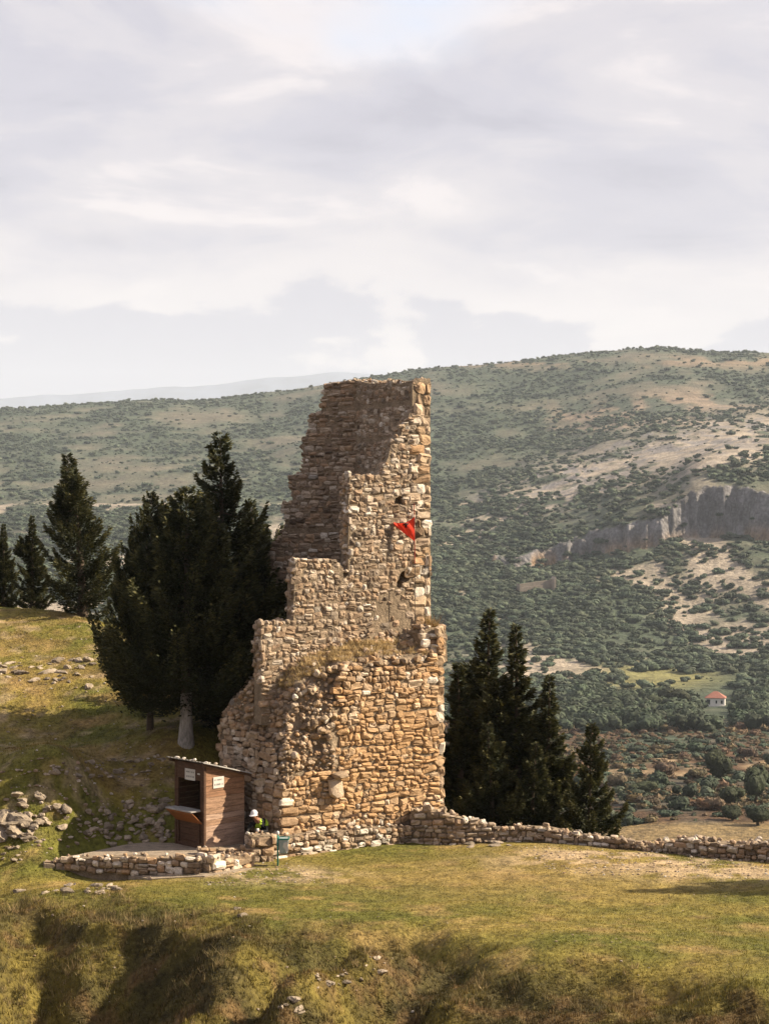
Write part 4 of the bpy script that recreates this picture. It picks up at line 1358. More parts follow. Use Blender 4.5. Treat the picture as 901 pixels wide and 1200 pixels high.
for a in ((0.022, 0.298, -0.152, -0.138), (0.022, 0.298, 0.138, 0.152), (0.018, 0.032, -0.138, 0.138), (0.288, 0.302, -0.138, 0.138)):
    m.box(a[0], a[1], a[2], a[3], 0.70, 0.735)
m.build('rim', M['teal'], lit)
MB().box(0.0, 0.05, -0.02, 0.02, 0.6, 0.64).build('bracket', M['teal'], lit)
m = MB()   # torn paper sticking to the front
m.v = [(0.16, -0.148, 0.62), (0.29, -0.15, 0.66), (0.27, -0.145, 0.56), (0.29, -0.138, 0.42), (0.22, -0.13, 0.36), (0.20, -0.138, 0.46), (0.14, -0.142, 0.52)]
m.v += [(x, y - 0.004, z) for x, y, z in m.v]
m.f = [tuple(range(7)), tuple(range(13, 6, -1))] + [(i, 7 + i, 7 + (i + 1) % 7, (i + 1) % 7) for i in range(7)]
m.build('torn_paper', M['paper'], lit)

ra = P(397, 971, 47.5); rb = P(434, 962, 48.0)
rail = empty('timber_rail', (ra[0], ra[1], P(397, 971, 47.5)[2] - 0.05), 0, 'dark timber guard rail between post and upper wall at the tower foot', 'railing')
MB().box(-0.035, 0.035, -0.035, 0.035, 0, 0.46).build('post', M['plank_dark'], rail, 0.006)
dv = rb - ra
MB().hexa([(-0.06, -0.06, 0.36), (dv[0], dv[1] - 0.06, 0.30), (dv[0], dv[1] - 0.02, 0.30), (-0.06, -0.037, 0.36), (-0.06, -0.06, 0.43), (dv[0], dv[1] - 0.06, 0.37), (dv[0], dv[1] - 0.02, 0.37), (-0.06, -0.037, 0.43)]).build('rail', M['plank_dark'], rail)

fa, fz0 = az_of(486, 766, -0.32); _, fz1 = az_of(485, 590, -0.32)
fx, fy = tw(fa, -0.32)
flag = empty('flag_on_pole', (fx, fy, fz0), 0, 'limp red flag with black emblem on thin pole against the tower', 'flag')
hgt = fz1 - fz0
MB().tube([(0, 0, -0.2), (0.0, 0, hgt * 0.6)], 0.010, 6).build('lower_pole', M['rust'], flag)
MB().tube([(0.0, 0, hgt * 0.6), (-0.02, 0, hgt)], 0.013, 6).build('upper_pole', M['pole'], flag)
z_t = P(486, 606, fy)[2] - fz0; z_b = P(486, 634.5, fy)[2] - fz0
m = MB(); nu, nv = 16, 14
tip = np.array((P(461.5, 612, fy)[0] - fx, 0.0, P(461.5, 612, fy)[2] - fz0))
def flag_pt(u, v, push=0.0):
    """u along the fly, v down the hoist; the cloth sags into folds from the upper corner"""
    top = np.array((-0.015, -0.02, z_t)); bot = np.array((-0.005, -0.02, z_b))
    h = top + (bot - top) * v
    tipv = tip + np.array((0.02 * v, 0, -0.10 * v))
    p = h + (tipv - h) * u
    p[2] -= 0.10 * math.sin(math.pi * u) * (1 - v) * 0.9
    p[1] += 0.07 * math.sin(u * 9 + v * 5) * (0.3 + u) * (1 - 0.3 * v) - 0.05 * u - push
    return p
for i in range(nu + 1):
    for j in range(nv + 1):
        m.v.append(tuple(flag_pt(i / nu, j / nv)))
for i in range(nu):
    for j in range(nv):
        a = i * (nv + 1) + j
        m.f.append((a, a + 1, a + nv + 2, a + nv + 1))
cl_o = m.build('cloth', M['red'], flag, smooth_shade=True)
m = MB()   # black double-headed emblem, crumpled in the folds
for quad in (((0.36, 0.06), (0.44, 0.06), (0.46, 0.44), (0.38, 0.46)), ((0.26, 0.12), (0.36, 0.2), (0.37, 0.34), (0.29, 0.3)), ((0.45, 0.2), (0.56, 0.1), (0.55, 0.28), (0.46, 0.36)), ((0.33, 0.02), (0.38, 0.0), (0.39, 0.1), (0.36, 0.1)), ((0.42, 0.1), (0.43, 0.0), (0.48, 0.02), (0.45, 0.1)), ((0.38, 0.46), (0.46, 0.44), (0.48, 0.6), (0.36, 0.6))):
    n0 = len(m.v); K = 4
    for i in range(K + 1):
        for j in range(K + 1):
            s, t = i / K, j / K
            uv = (1 - s) * (1 - t) * np.array(quad[0]) + s * (1 - t) * np.array(quad[1]) + s * t * np.array(quad[2]) + (1 - s) * t * np.array(quad[3])
            m.v.append(tuple(flag_pt(uv[0], uv[1] * 0.7, 0.006)))
    for i in range(K):
        for j in range(K):
            a = n0 + i * (K + 1) + j; m.f.append((a, a + 1, a + K + 2, a + K + 1))
m.build('emblem', M['black'], cl_o)

# ------------------------------------------------------------------ loose rocks and outcrops
BIGROCKS = []
for k in range(9):
    v, f = rock_shape(500 + k, 3, 14)
    d = v / np.linalg.norm(v, axis=1, keepdims=True)
    v = v * (1 + 0.22 * (fbm(d[:, 0] * 3 + 7 * k, d[:, 1] * 3 + d[:, 2] * 2.3, 4, 600 + k) - 0.5))[:, None]
    BIGROCKS.append(mesh_from('rock', v, f, M['stone'], np.tile(np.array((0.40, 0.325, 0.245)) * (0.7 + 0.06 * k), (len(v), 1)) * (0.6 + 0.8 * fbm(v[:, 0] * 2.5 + v[:, 2], v[:, 1] * 2.5 + 3 * k, 3, 640))[:, None], False))
rr = np.random.default_rng(31)


def rock_at(px, py, size, label, group, squash=0.7, sink=0.55, big=True):
    p = ray_ground(px, py)
    o = add('rock', BIGROCKS[rr.integers(0, 9)], None, (p[0], p[1], p[2] + size * squash * (0.6 - sink)), label, 'rock', group)
    o.scale = (size * rr.uniform(0.8, 1.25), size * rr.uniform(0.7, 1.0), size * squash * rr.uniform(0.8, 1.2))
    o.rotation_euler = (rr.normal() * 0.2, rr.normal() * 0.2, rr.uniform(0, 6.28))
    return o


def cluster(poly, n, size, label, group, **kw):
    xs = [a for a, b in poly]; ys = [b for a, b in poly]
    k = 0
    while k < n:
        x, y = rr.uniform(min(xs), max(xs)), rr.uniform(min(ys), max(ys))
        if in_poly(x, y, poly):
            rock_at(x, y, min(size[0] + rr.exponential((size[1] - size[0]) * 0.45), size[1]), label, group, **kw); k += 1


cluster([(-15, 945), (20, 938), (45, 945), (84, 950), (86, 972), (50, 988), (-15, 985)], 46, (0.10, 0.32), 'pale limestone block of the rocky outcrop on the sunny bank', 'rocky outcrop on the bank', squash=0.6)
cluster([(-10, 952), (30, 958), (40, 985), (-10, 982)], 8, (0.28, 0.5), 'large pale limestone hump at the foot of the bank', 'rocky outcrop on the bank', squash=0.6, sink=0.75)
cluster([(84, 962), (120, 945), (196, 935), (200, 985), (150, 996), (90, 985)], 100, (0.07, 0.2), 'tumbled stone in the shaded rubble heap behind the kiosk', 'rubble heap behind the kiosk', squash=0.8)
cluster([(20, 903), (60, 897), (190, 885), (196, 908), (110, 918), (40, 912)], 48, (0.06, 0.2), 'small stone in the shaded band across the slope', 'stones in the shaded band')
cluster([(-5, 776), (60, 776), (108, 772), (112, 792), (84, 806), (30, 798), (-5, 796)], 42, (0.08, 0.3), 'grey stone of the broken ledge high on the meadow slope', 'ledge on the meadow slope', squash=0.6)
cluster([(45, 1043), (90, 1036), (132, 1038), (140, 1046), (95, 1050), (50, 1050)], 22, (0.06, 0.22), 'pale stone on the crest of the rough mound', 'stones on the mound crest', squash=0.6)
cluster([(0, 995), (25, 990), (32, 1012), (0, 1015)], 12, (0.05, 0.14), 'small pale stone in the grass below the outcrop', 'stones below the outcrop', squash=0.6)
for q, (x, y, s, lab) in enumerate(((285, 1075, 0.2, 'lone grey stone on the lip of the rough slope'), (20, 932, 0.24, 'single rounded boulder above the rocky outcrop'), (47, 937, 0.22, 'flat dark stone above the rocky outcrop'), (22, 1046, 0.22, 'low stone beside the mound crest in the lawn'), (278, 1066, 0.13, 'small dark stone in the rough grass'), (104, 806, 0.22, 'brown boulder just below the meadow ledge'))):
    rock_at(x, y, s, lab, 'single stones in the grass')
cluster([(548, 986), (595, 984), (600, 992), (552, 994)], 9, (0.1, 0.3), 'flat slab lying in the grass before the boundary wall', 'fallen slabs by the boundary wall', squash=0.3, sink=0.2)
cluster([(300, 1185), (360, 1148), (420, 1125), (470, 1120), (450, 1140), (350, 1190)], 26, (0.05, 0.17), 'stone half buried in dry grass on the spur', 'stones on the grassy spur', squash=0.6)

# pebbles: nobody could count them
peb = []
for poly, n, s0, s1 in (([(600, 992), (780, 1000), (901, 1014), (901, 1035), (650, 1025)], 700, 0.012, 0.05), ([(230, 1015), (340, 1012), (400, 1035), (240, 1040)], 300, 0.012, 0.05), ([(0, 1040), (900, 1040), (900, 1150), (0, 1100)], 160, 0.01, 0.035),
                        ([(0, 735), (110, 735), (190, 800), (190, 880), (0, 900)], 160, 0.02, 0.07), ([(0, 900), (200, 880), (205, 990), (0, 1010)], 330, 0.02, 0.09), ([(0, 1050), (300, 1080), (500, 1120), (480, 1200), (0, 1200)], 90, 0.015, 0.05)):
    xs = [a for a, b in poly]; ys = [b for a, b in poly]
    X = rr.uniform(min(xs), max(xs), n * 2); Y = rr.uniform(min(ys), max(ys), n * 2)
    m_ = in_poly(X, Y, poly)
    for x, y in list(zip(X[m_], Y[m_]))[:n]:
        # cheap: intersect with the smooth sheet
        D = np.arange(30, 68, 0.25); zr = H - (y - CY) / F * D
        zg = ground_rbf(np.stack([(x - CX) / F * D, D], 1)); kk = int(np.argmax(zg >= zr))
        peb.append(((x - CX) / F * D[kk], D[kk], rr.uniform(s0, s1) * rr.uniform(0.4, 1)))
peb = np.array(peb)
pz = ground_z(peb[:, 0], peb[:, 1])
v0, f0 = ico(1)
pieces = []
for (x, y, s), z in zip(peb, pz):
    pieces.append((v0 * np.array((s, s * rr.uniform(0.6, 1), s * rr.uniform(0.4, 0.8))) * rr.uniform(0.8, 1.2, (len(v0), 1)) + np.array((x, y, z + s * 0.2)), stone_colour(rr, light=0.15, dull=0.3) * 0.85))
V, Fc, C = join_pieces(pieces, f0)
add('pebbles', mesh_from('pebbles', V, Fc, M['stone'], C), label='small pale pebbles scattered over the grass', cat='pebbles', kind='stuff')

# ------------------------------------------------------------------ the seated person
def build_person():
    J = {  # joint: (px, py, depth, radius)
        'pelvis': (308, 982.5, 47.00, 0.135), 'waist': (307, 975.5, 46.86, 0.135), 'chest': (305, 967.5, 46.62, 0.150), 'upper': (303, 963.0, 46.50, 0.110), 'neck': (300.5, 960.2, 46.40, 0.055),
        'skull': (298.2, 956.6, 46.32, 0.088), 'crown': (297.6, 953.0, 46.30, 0.078), 'nose': (296.9, 957.8, 46.215, 0.020), 'chin': (297.8, 959.6, 46.25, 0.036),
        'shl': (295.6, 964.0, 46.44, 0.068), 'ell': (290.3, 972.8, 46.36, 0.046), 'wrl': (289.8, 977.2, 46.16, 0.032), 'hal': (289.3, 978.2, 46.08, 0.030),
        'shr': (311.5, 963.2, 46.66, 0.070), 'elr': (312.5, 975.0, 46.52, 0.048), 'wrr': (304.8, 974.6, 46.28, 0.033), 'har': (302.8, 973.6, 46.22, 0.030),
        'hipl': (303, 983.0, 46.86, 0.095), 'knl': (289.0, 977.8, 46.42, 0.066), 'anl': (287.0, 991.0, 46.44, 0.045), 'tol': (284.5, 992.8, 46.25, 0.036),
        'hipr': (311, 983.5, 46.92, 0.095), 'knr': (303.5, 980.0, 46.32, 0.066), 'anr': (303.0, 993.0, 46.40, 0.045), 'tor': (302.0, 995.0, 46.22, 0.036),
    }
    E = [('pelvis', 'waist'), ('waist', 'chest'), ('chest', 'upper'), ('upper', 'neck'), ('neck', 'skull'), ('skull', 'crown'), ('skull', 'nose'), ('skull', 'chin'), ('upper', 'shl'), ('shl', 'ell'), ('ell', 'wrl'), ('wrl', 'hal'),
         ('upper', 'shr'), ('shr', 'elr'), ('elr', 'wrr'), ('wrr', 'har'), ('pelvis', 'hipl'), ('hipl', 'knl'), ('knl', 'anl'), ('anl', 'tol'), ('pelvis', 'hipr'), ('hipr', 'knr'), ('knr', 'anr'), ('anr', 'tor')]
    names = list(J)
    co = {k: P(*v[:3]) for k, v in J.items()}
    rad = {k: v[3] for k, v in J.items()}
    # five fingers on each hand
    for side, h, w in (('l', 'hal', 'wrl'), ('r', 'har', 'wrr')):
        d = co[h] - co[w]; d /= np.linalg.norm(d)
        across = np.cross(d, (0, 0, 1.0)); across /= np.linalg.norm(across)
        dn = np.array((0, 0, -1.0))
        for q, (off, ln) in enumerate(((-0.030, 0.062), (-0.010, 0.074), (0.010, 0.070), (0.030, 0.055))):
            b = co[h] + across * off + d * 0.02
            k1, k2, k3 = f'f{side}{q}a', f'f{side}{q}b', f'f{side}{q}c'
            co[k1] = b + d * 0.012; co[k2] = b + d * ln * 0.55 + dn * 0.012; co[k3] = b + d * ln * 0.75 + dn * (0.03 + 0.004 * q)
            rad[k1], rad[k2], rad[k3] = 0.0095, 0.0085, 0.0075
            names += [k1, k2, k3]; E += [(h, k1), (k1, k2), (k2, k3)]
        k1, k2 = f't{side}a', f't{side}b'
        co[k1] = co[h] - across * 0.042 - d * 0.012; co[k2] = co[k1] - across * 0.012 + d * 0.035
        rad[k1], rad[k2] = 0.011, 0.009
        names += [k1, k2]; E += [(h, k1), (k1, k2)]
    base = np.array((co['pelvis'][0], co['pelvis'][1], TZ))
    me = bpy.data.meshes.new('skeleton')
    me.from_pydata([tuple(co[n] - base) for n in names], [(names.index(a), names.index(b)) for a, b in E], [])
    tmp = bpy.data.objects.new('skeleton', me); col.objects.link(tmp)
    sk = tmp.modifiers.new('skin', 'SKIN')
    for i, n in enumerate(names):
        r_ = rad[n]
        me.skin_vertices[0].data[i].radius = (r_ * (1.0 if n not in ('chest', 'waist', 'pelvis') else 1.08), r_)
        me.skin_vertices[0].data[i].use_root = (n == 'pelvis')
    sb = tmp.modifiers.new('sub', 'SUBSURF'); sb.levels = 2; sb.render_levels = 2
    dg = bpy.context.evaluated_depsgraph_get()
    body_me = bpy.data.meshes.new_from_object(tmp.evaluated_get(dg))
    bpy.data.objects.remove(tmp)
    person = empty('person', tuple(base), 0, 'person in white cap and yellow vest bent over while sitting behind the pier', 'person')
    for m_ in ('black', 'skin', 'trouser'):
        body_me.materials.append(M[m_])
    jp = np.array([co[n] - base for n in names])
    kind = {n: 0 for n in names}
    for n in names:
        if n in ('neck', 'skull', 'crown', 'nose', 'chin', 'hal', 'har') or n[0] in 'ft': kind[n] = 1
        if n in ('knl', 'anl', 'knr', 'anr', 'hipl', 'hipr'): kind[n] = 2
    kind['tol'] = kind['tor'] = 0
    kk = np.array([kind[n] for n in names])
    cen = np.array([p.center[:] for p in body_me.polygons])
    near = np.argmin(((cen[:, None] - jp[None]) ** 2).sum(-1), 1)
    body_me.polygons.foreach_set('material_index', kk[near].astype(np.int32))
    body_me.polygons.foreach_set('use_smooth', np.ones(len(body_me.polygons), bool))
    body = add('body', body_me, person)
    # vest: shell over the torso, yellow down both sides
    tn = {names.index(n) for n in ('waist', 'chest', 'upper', 'shl', 'shr')}
    cpos = jp[names.index('chest')]
    lat = (jp[names.index('shr')] - jp[names.index('shl')]); lat /= np.linalg.norm(lat)
    Vn = np.array([v.co[:] for v in body_me.vertices]); Nn = np.array([v.normal[:] for v in body_me.vertices])
    used = {}; vv = []; ff = []
    for f_, p in enumerate(body_me.polygons):
        if near[f_] in tn:
            s = float((cen[f_] - cpos) @ lat)
            arm = names[near[f_]] in ('shl', 'shr') and abs(s) > 0.19
            if 0.075 < abs(s) and not arm:
                q = []
                for vi in p.vertices:
                    if vi not in used:
                        used[vi] = len(vv); vv.append(tuple(Vn[vi] + Nn[vi] * 0.012))
                    q.append(used[vi])
                ff.append(tuple(q))
    if ff:
        add('vest', mesh_from('vest', vv, ff, M['hivis'], None, True), body)
    # cap: dome and brim
    c = co['crown'] - base
    fwd = co['nose'] - co['skull']; fwd /= np.linalg.norm(fwd)
    up_ = co['crown'] - co['skull']; up_ -= fwd * (up_ @ fwd); up_ /= np.linalg.norm(up_)
    sd = np.cross(fwd, up_)
    vs_, fs_ = [], []
    for i in range(7):
        ph = i / 6 * math.pi / 2
        for k in range(16):
            t = 2 * math.pi * k / 16
            vs_.append(tuple(c + up_ * (0.108 * math.sin(ph) - 0.022) + (fwd * math.cos(t) * 0.112 + sd * math.sin(t) * 0.098) * math.cos(ph)))
    for i in range(6):
        for k in range(16):
            fs_.append((i * 16 + k, i * 16 + (k + 1) % 16, (i + 1) * 16 + (k + 1) % 16, (i + 1) * 16 + k))
    cap = add('cap', mesh_from('cap', vs_, fs_, M['capwhite'], None, True), body)
    m = MB(); K = 9
    for i in range(K):
        t = -1.1 + 2.2 * i / (K - 1)
        for rr_, dz in ((0.100, -0.018), (0.100 + 0.085 * math.cos(t) ** 0.7 if math.cos(t) > 0 else 0.1, -0.045)):
            for th in (0, -0.006):
                m.v.append(tuple(c + fwd * math.cos(t) * rr_ + sd * math.sin(t) * rr_ * 0.9 + up_ * (dz + th)))
    for i in range(K - 1):
        a = i * 4; b = a + 4
        m.f += [(a, a + 2, b + 2, b), (a + 1, b + 1, b + 3, a + 3), (a + 2, a + 3, b + 3, b + 2), (a, b, b + 1, a + 1)]
    m.build('brim', M['capwhite'], cap)
    # eyes and mouth
    for s in (-1, 1):
        e = co['skull'] - base + fwd * 0.080 + sd * 0.034 * s + up_ * 0.022
        v, f = ico(2); add('eye', mesh_from('eye', v * 0.012 + e, f, M['black'], None, True), body)
        e = co['skull'] - base + sd * 0.088 * s + up_ * 0.005
        add('ear', mesh_from('ear', v * np.array((0.02, 0.026, 0.034)) + e, f, M['skin'], None, True), body)
    # low stone seat and the white cup in the hand
    cp = co['har'] + np.array((-0.02, -0.05, 0.01))
    MB().tube([(0, 0, -0.05), (0, 0, 0.05)], [0.03, 0.042], 12).build('paper_cup', M['white'], None, loc=tuple(cp), smooth_shade=True, label='white paper cup held by the seated person', cat='cup')
    sp = co['pelvis']
    seat_z = sp[2] - 0.14
    st = MB()
    st.box(-0.3, 0.3, -0.2, 0.22, 0.0, seat_z - TZ)
    o = st.build('stone_seat', M['mortar'], None, bevel=0.03, loc=(sp[0], sp[1] + 0.05, TZ - 0.01), label='low block of stone the person sits on', cat='seat')


build_person()

# ------------------------------------------------------------------ conifers
def leaf_mesh(p, d, up_, ln, wd, colr):
    """diamond leaves: p base, d direction, up_ side vector (n,3 each)"""
    n = len(p)
    s = np.cross(d, up_); s /= np.linalg.norm(s, axis=1, keepdims=True) + 1e-9
    V = np.empty((n, 4, 3))
    V[:, 0] = p; V[:, 1] = p + d * (ln * 0.45)[:, None] + s * (wd / 2)[:, None]
    V[:, 2] = p + d * ln[:, None]; V[:, 3] = p + d * (ln * 0.45)[:, None] - s * (wd / 2)[:, None]
    i = np.arange(n)[:, None] * 4
    Fc = i + np.array([[0, 1, 2, 3]])
    return V.reshape(-1, 3), Fc, np.repeat(colr, 4, 0)


def conifer_data(h, rad, seed, clear=0.06, n_br=150, leaves=24000, shape=0.85, rise=0.35, leaders=0, ragged=0.35):
    """trunk and crown of a cypress-like conifer, base at the origin"""
    r = np.random.default_rng(seed)
    tb_ = MB()
    bend = r.normal(size=2) * 0.03 * h
    def trunk_pt(t):
        return np.array((bend[0] * t * t, bend[1] * t * t, h * t))
    tb_.tube([trunk_pt(t) + np.array((0, 0, -0.4 if t == 0 else 0)) for t in (0, 0.04, 0.1, 0.25, 0.5, 0.75, 0.97)], [h * 0.034, h * 0.026, h * 0.022, h * 0.018, h * 0.012, h * 0.006, 0.008], 10, False)
    br = []
    for k in range(n_br):
        t = clear + (0.985 - clear) * ((k + r.random()) / n_br) ** 0.92
        az = k * 2.39996 + r.normal() * 0.35
        prof = (1 - t) ** shape * (0.55 + 0.45 * min(1, (t - clear) / 0.12 + 0.25))
        L = rad * max(prof, 0.035) * r.uniform(1 - ragged, 1 + ragged * 0.7)
        br.append((trunk_pt(t), az, L, t, rise * r.uniform(0.3, 1.5)))
    for q in range(leaders):   # side leaders standing up beside the main top
        az = r.uniform(0, 6.283); t = r.uniform(0.25, 0.6); L = rad * (1 - t) * r.uniform(0.5, 0.8)
        base_ = trunk_pt(t) + np.array((math.cos(az) * L, math.sin(az) * L, 0.1 * h))
        hh = h * r.uniform(0.16, 0.28)
        for k in range(26):
            tt = (k + r.random()) / 26
            br.append((base_ + np.array((0, 0, hh * tt)), r.uniform(0, 6.283), 0.10 * hh + 0.30 * hh * (1 - tt) * r.uniform(0.5, 1.1), 0.6, 0.6))
    Ls = np.array([b[2] for b in br]); w = (Ls + 0.12) ** 1.35; cnt = np.maximum(8, (leaves * w / w.sum())).astype(int)
    Pp, Dd, Tt = [], [], []
    for (b0, az, L, t, rs), n in zip(br, cnt):
        out = np.array((math.cos(az), math.sin(az), 0.0)); sid = np.array((-out[1], out[0], 0))
        u = r.beta(1.6, 1.0, n)                          # along the branch
        z = L * (rs * u - 0.30 * u * (1 - u) * 1.9 + 0.30 * u ** 4)
        c = b0 + out * (L * u)[:, None]; c[:, 2] += z
        # branchlets fan out to both sides and hang a little
        fan = L * 0.34 * (1.02 - u) ** 0.6 + 0.05
        lat = r.normal(size=n) * 0.42 * fan
        c = c + sid * lat[:, None]
        c[:, 2] += r.normal(size=n) * 0.035 * (0.6 + L) - 0.28 * np.abs(lat) - 0.05 * r.exponential(1.0, n)
        d = out * (0.75 + 0.5 * r.random(n))[:, None] + sid * (np.sign(lat) * r.uniform(0, 1.1, n))[:, None]
        d[:, 2] += r.normal(size=n) * 0.35 + 0.25 * u + rs * 0.4
        d += r.normal(size=(n, 3)) * 0.22
        d /= np.linalg.norm(d, axis=1, keepdims=True)
        Pp.append(c); Dd.append(d); Tt.append(u * 0.75 + 0.25 * r.random(n))
    p = np.concatenate(Pp); d = np.concatenate(Dd); tip = np.concatenate(Tt)
    n = len(p)
    ln = r.uniform(0.08, 0.20, n) * (0.75 + 0.03 * h); wd = ln * r.uniform(0.28, 0.5, n)
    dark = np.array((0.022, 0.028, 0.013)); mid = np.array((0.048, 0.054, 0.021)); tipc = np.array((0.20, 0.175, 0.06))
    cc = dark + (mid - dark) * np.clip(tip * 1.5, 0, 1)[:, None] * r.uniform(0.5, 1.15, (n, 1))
    cc = cc + (tipc - cc) * (np.clip((tip - 0.62) * 2.2, 0, 1) * r.random(n))[:, None]  # yellowish tips, brightened further to look sunlit
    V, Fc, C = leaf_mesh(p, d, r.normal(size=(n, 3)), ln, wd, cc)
    # inner branchwood
    bw = MB()
    for (b0, az, L, t, rs) in br[::3]:
        out = np.array((math.cos(az), math.sin(az), 0.0))
        pts_ = []
        for u in (0, 0.35, 0.7):
            q = b0 + out * L * u; q = q + np.array((0, 0, L * (rs * u - 0.48 * u * (1 - u)))); pts_.append(q)
        bw.tube(pts_, [0.035 * (0.3 + L * 0.4), 0.02, 0.008], 4, False)
    return tb_, (V, Fc, C), bw


def conifer_meshes(key, **kw):
    t, (V, Fc, C), bw = conifer_data(**kw)
    tm = mesh_from('trunk', t.v, t.f, M['bark'], None, True)
    bm_ = mesh_from('branch_wood', bw.v, bw.f, M['bark'], None, True)
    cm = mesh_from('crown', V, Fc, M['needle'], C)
    return tm, cm, bm_, kw['h']


CON = {
    'broad': conifer_meshes('broad', h=7.6, rad=3.3, seed=1, clear=0.15, n_br=130, leaves=62000, shape=0.78, rise=0.22, leaders=5, ragged=0.4),
    'tall': conifer_meshes('tall', h=9.0, rad=2.3, seed=2, clear=0.05, n_br=120, leaves=42000, shape=0.8, rise=0.22, leaders=2, ragged=0.55),
    'spire': conifer_meshes('spire', h=8.0, rad=1.45, seed=3, clear=0.03, n_br=120, leaves=30000, shape=0.75, rise=0.6, leaders=3, ragged=0.5),
    'slim': conifer_meshes('slim', h=8.0, rad=1.12, seed=4, clear=0.03, n_br=105, leaves=30000, shape=0.95, rise=0.3, leaders=2, ragged=0.6),
    'small': conifer_meshes('small', h=5.0, rad=1.35, seed=5, clear=0.02, n_br=70, leaves=22000, shape=0.85, rise=0.2, leaders=0, ragged=0.65),
}
rt = np.random.default_rng(14)


def tree(kind, px, top_y, D, base_z, label, group, widen=1.0, trunk_mat=None, rot=None):
    tm, cm, bm_, h0 = CON[kind]
    X = (px - CX) / F * D
    top = H - (top_y - CY) / F * D
    k = (top - base_z) / h0
    t = empty('conifer_tree', (X, D, base_z), rt.uniform(0, 6.28) if rot is None else rot, label, 'tree', group)
    t.scale = (k * widen, k * widen, k)
    if trunk_mat is not None:
        sl = MB(); sl.tube([(0, 0, -0.3), (0, 0, 0.3), (0.005, 0, 0.75), (0.0, 0.0, 1.45)], [0.035 * h0 + 0.03, 0.026 * h0 + 0.02, 0.022 * h0 + 0.012, 0.0205 * h0 + 0.010], 12, False)
        sl.build('limewash_band', trunk_mat, t, smooth_shade=True)
    add('trunk', tm, t); add('crown', cm, t); add('branch_wood', bm_, t, kind='stuff')
    return t


GL, GR = 'conifers on the slope beside the tower', 'conifers beyond the boundary wall'
tree('broad', 218, 566, 50.8, gz((218 - CX) / F * 50.8, 50.8), 'broad dark conifer with whitewashed trunk beside the tower', GL, 0.98, M['limewash'], rot=0.5)
tree('tall', 262, 502, 52.6, gz((262 - CX) / F * 52.6, 52.6) - 0.2, 'tall dark conifer with pointed top rising behind the whitewashed tree', GL, 1.0)
tree('broad', 305, 640, 53.0, gz(-3.8, 53) - 0.2, 'bushy dark conifer wedged between the tall tree and the tower', GL, 0.95)
tree('spire', 325, 583, 72.0, -4.0, 'slender conifer whose tip shows against the broken tower wall', GL, 0.9)
tree('spire', 297, 596, 76.0, -4.5, 'pale-tipped slender conifer far behind the tall dark tree', GL, 0.85)
tree('broad', 176, 572, 52.0, gz(-7.0, 52.0) - 0.3, 'twin-topped dark conifer grown into the whitewashed tree', GL, 0.6)
tree('spire', 97, 529, 64.0, gz((97 - CX) / F * 64, 64) - 0.2, 'dense upright conifer alone on the hilltop edge', GL, 1.35)
tree('slim', 38, 602, 66.0, gz((38 - CX) / F * 66, 66) - 0.2, 'small yellowish conifer standing second on the hilltop', GL, 1.35)
tree('slim', 4, 612, 67.0, gz((4 - CX) / F * 67, 67) - 0.2, 'small conifer beyond the yellowish one on the hilltop', GL, 1.3)
tree('tall', -30, 575, 68.0, gz((-30 - CX) / F * 68, 68) - 0.2, 'conifer reaching in with a long side branch on the hilltop', GL, 1.1)
tree('slim', 568, 709, 53.5, -2.2, 'tallest ragged conifer behind the boundary wall next to the tower', GR, 1.25)
tree('slim', 607, 727, 52.4, -1.9, 'pointed ragged conifer second along the boundary wall', GR, 1.25)
tree('slim', 541, 772, 53.0, -1.9, 'short dark conifer pressed against the tower side', GR, 1.35)
tree('slim', 642, 788, 52.0, -1.8, 'ragged conifer with a leaning tip third along the boundary wall', GR, 1.35)
tree('small', 578, 845, 51.2, -1.5, 'small conifer in front of the tallest one behind the wall', GR, 1.05)
tree('small', 622, 868, 51.0, -1.5, 'low conifer filling the gap behind the boundary wall', GR, 1.05)
tree('small', 690, 846, 50.2, -1.3, 'lone small conifer at the far end of the row behind the wall', GR, 0.95)
tree('tall', 1238, 700, 42.6, gz(16.5, 42.6), 'conifer standing on the lawn whose shadow reaches across the grass', 'conifers on the lawn', 0.8)

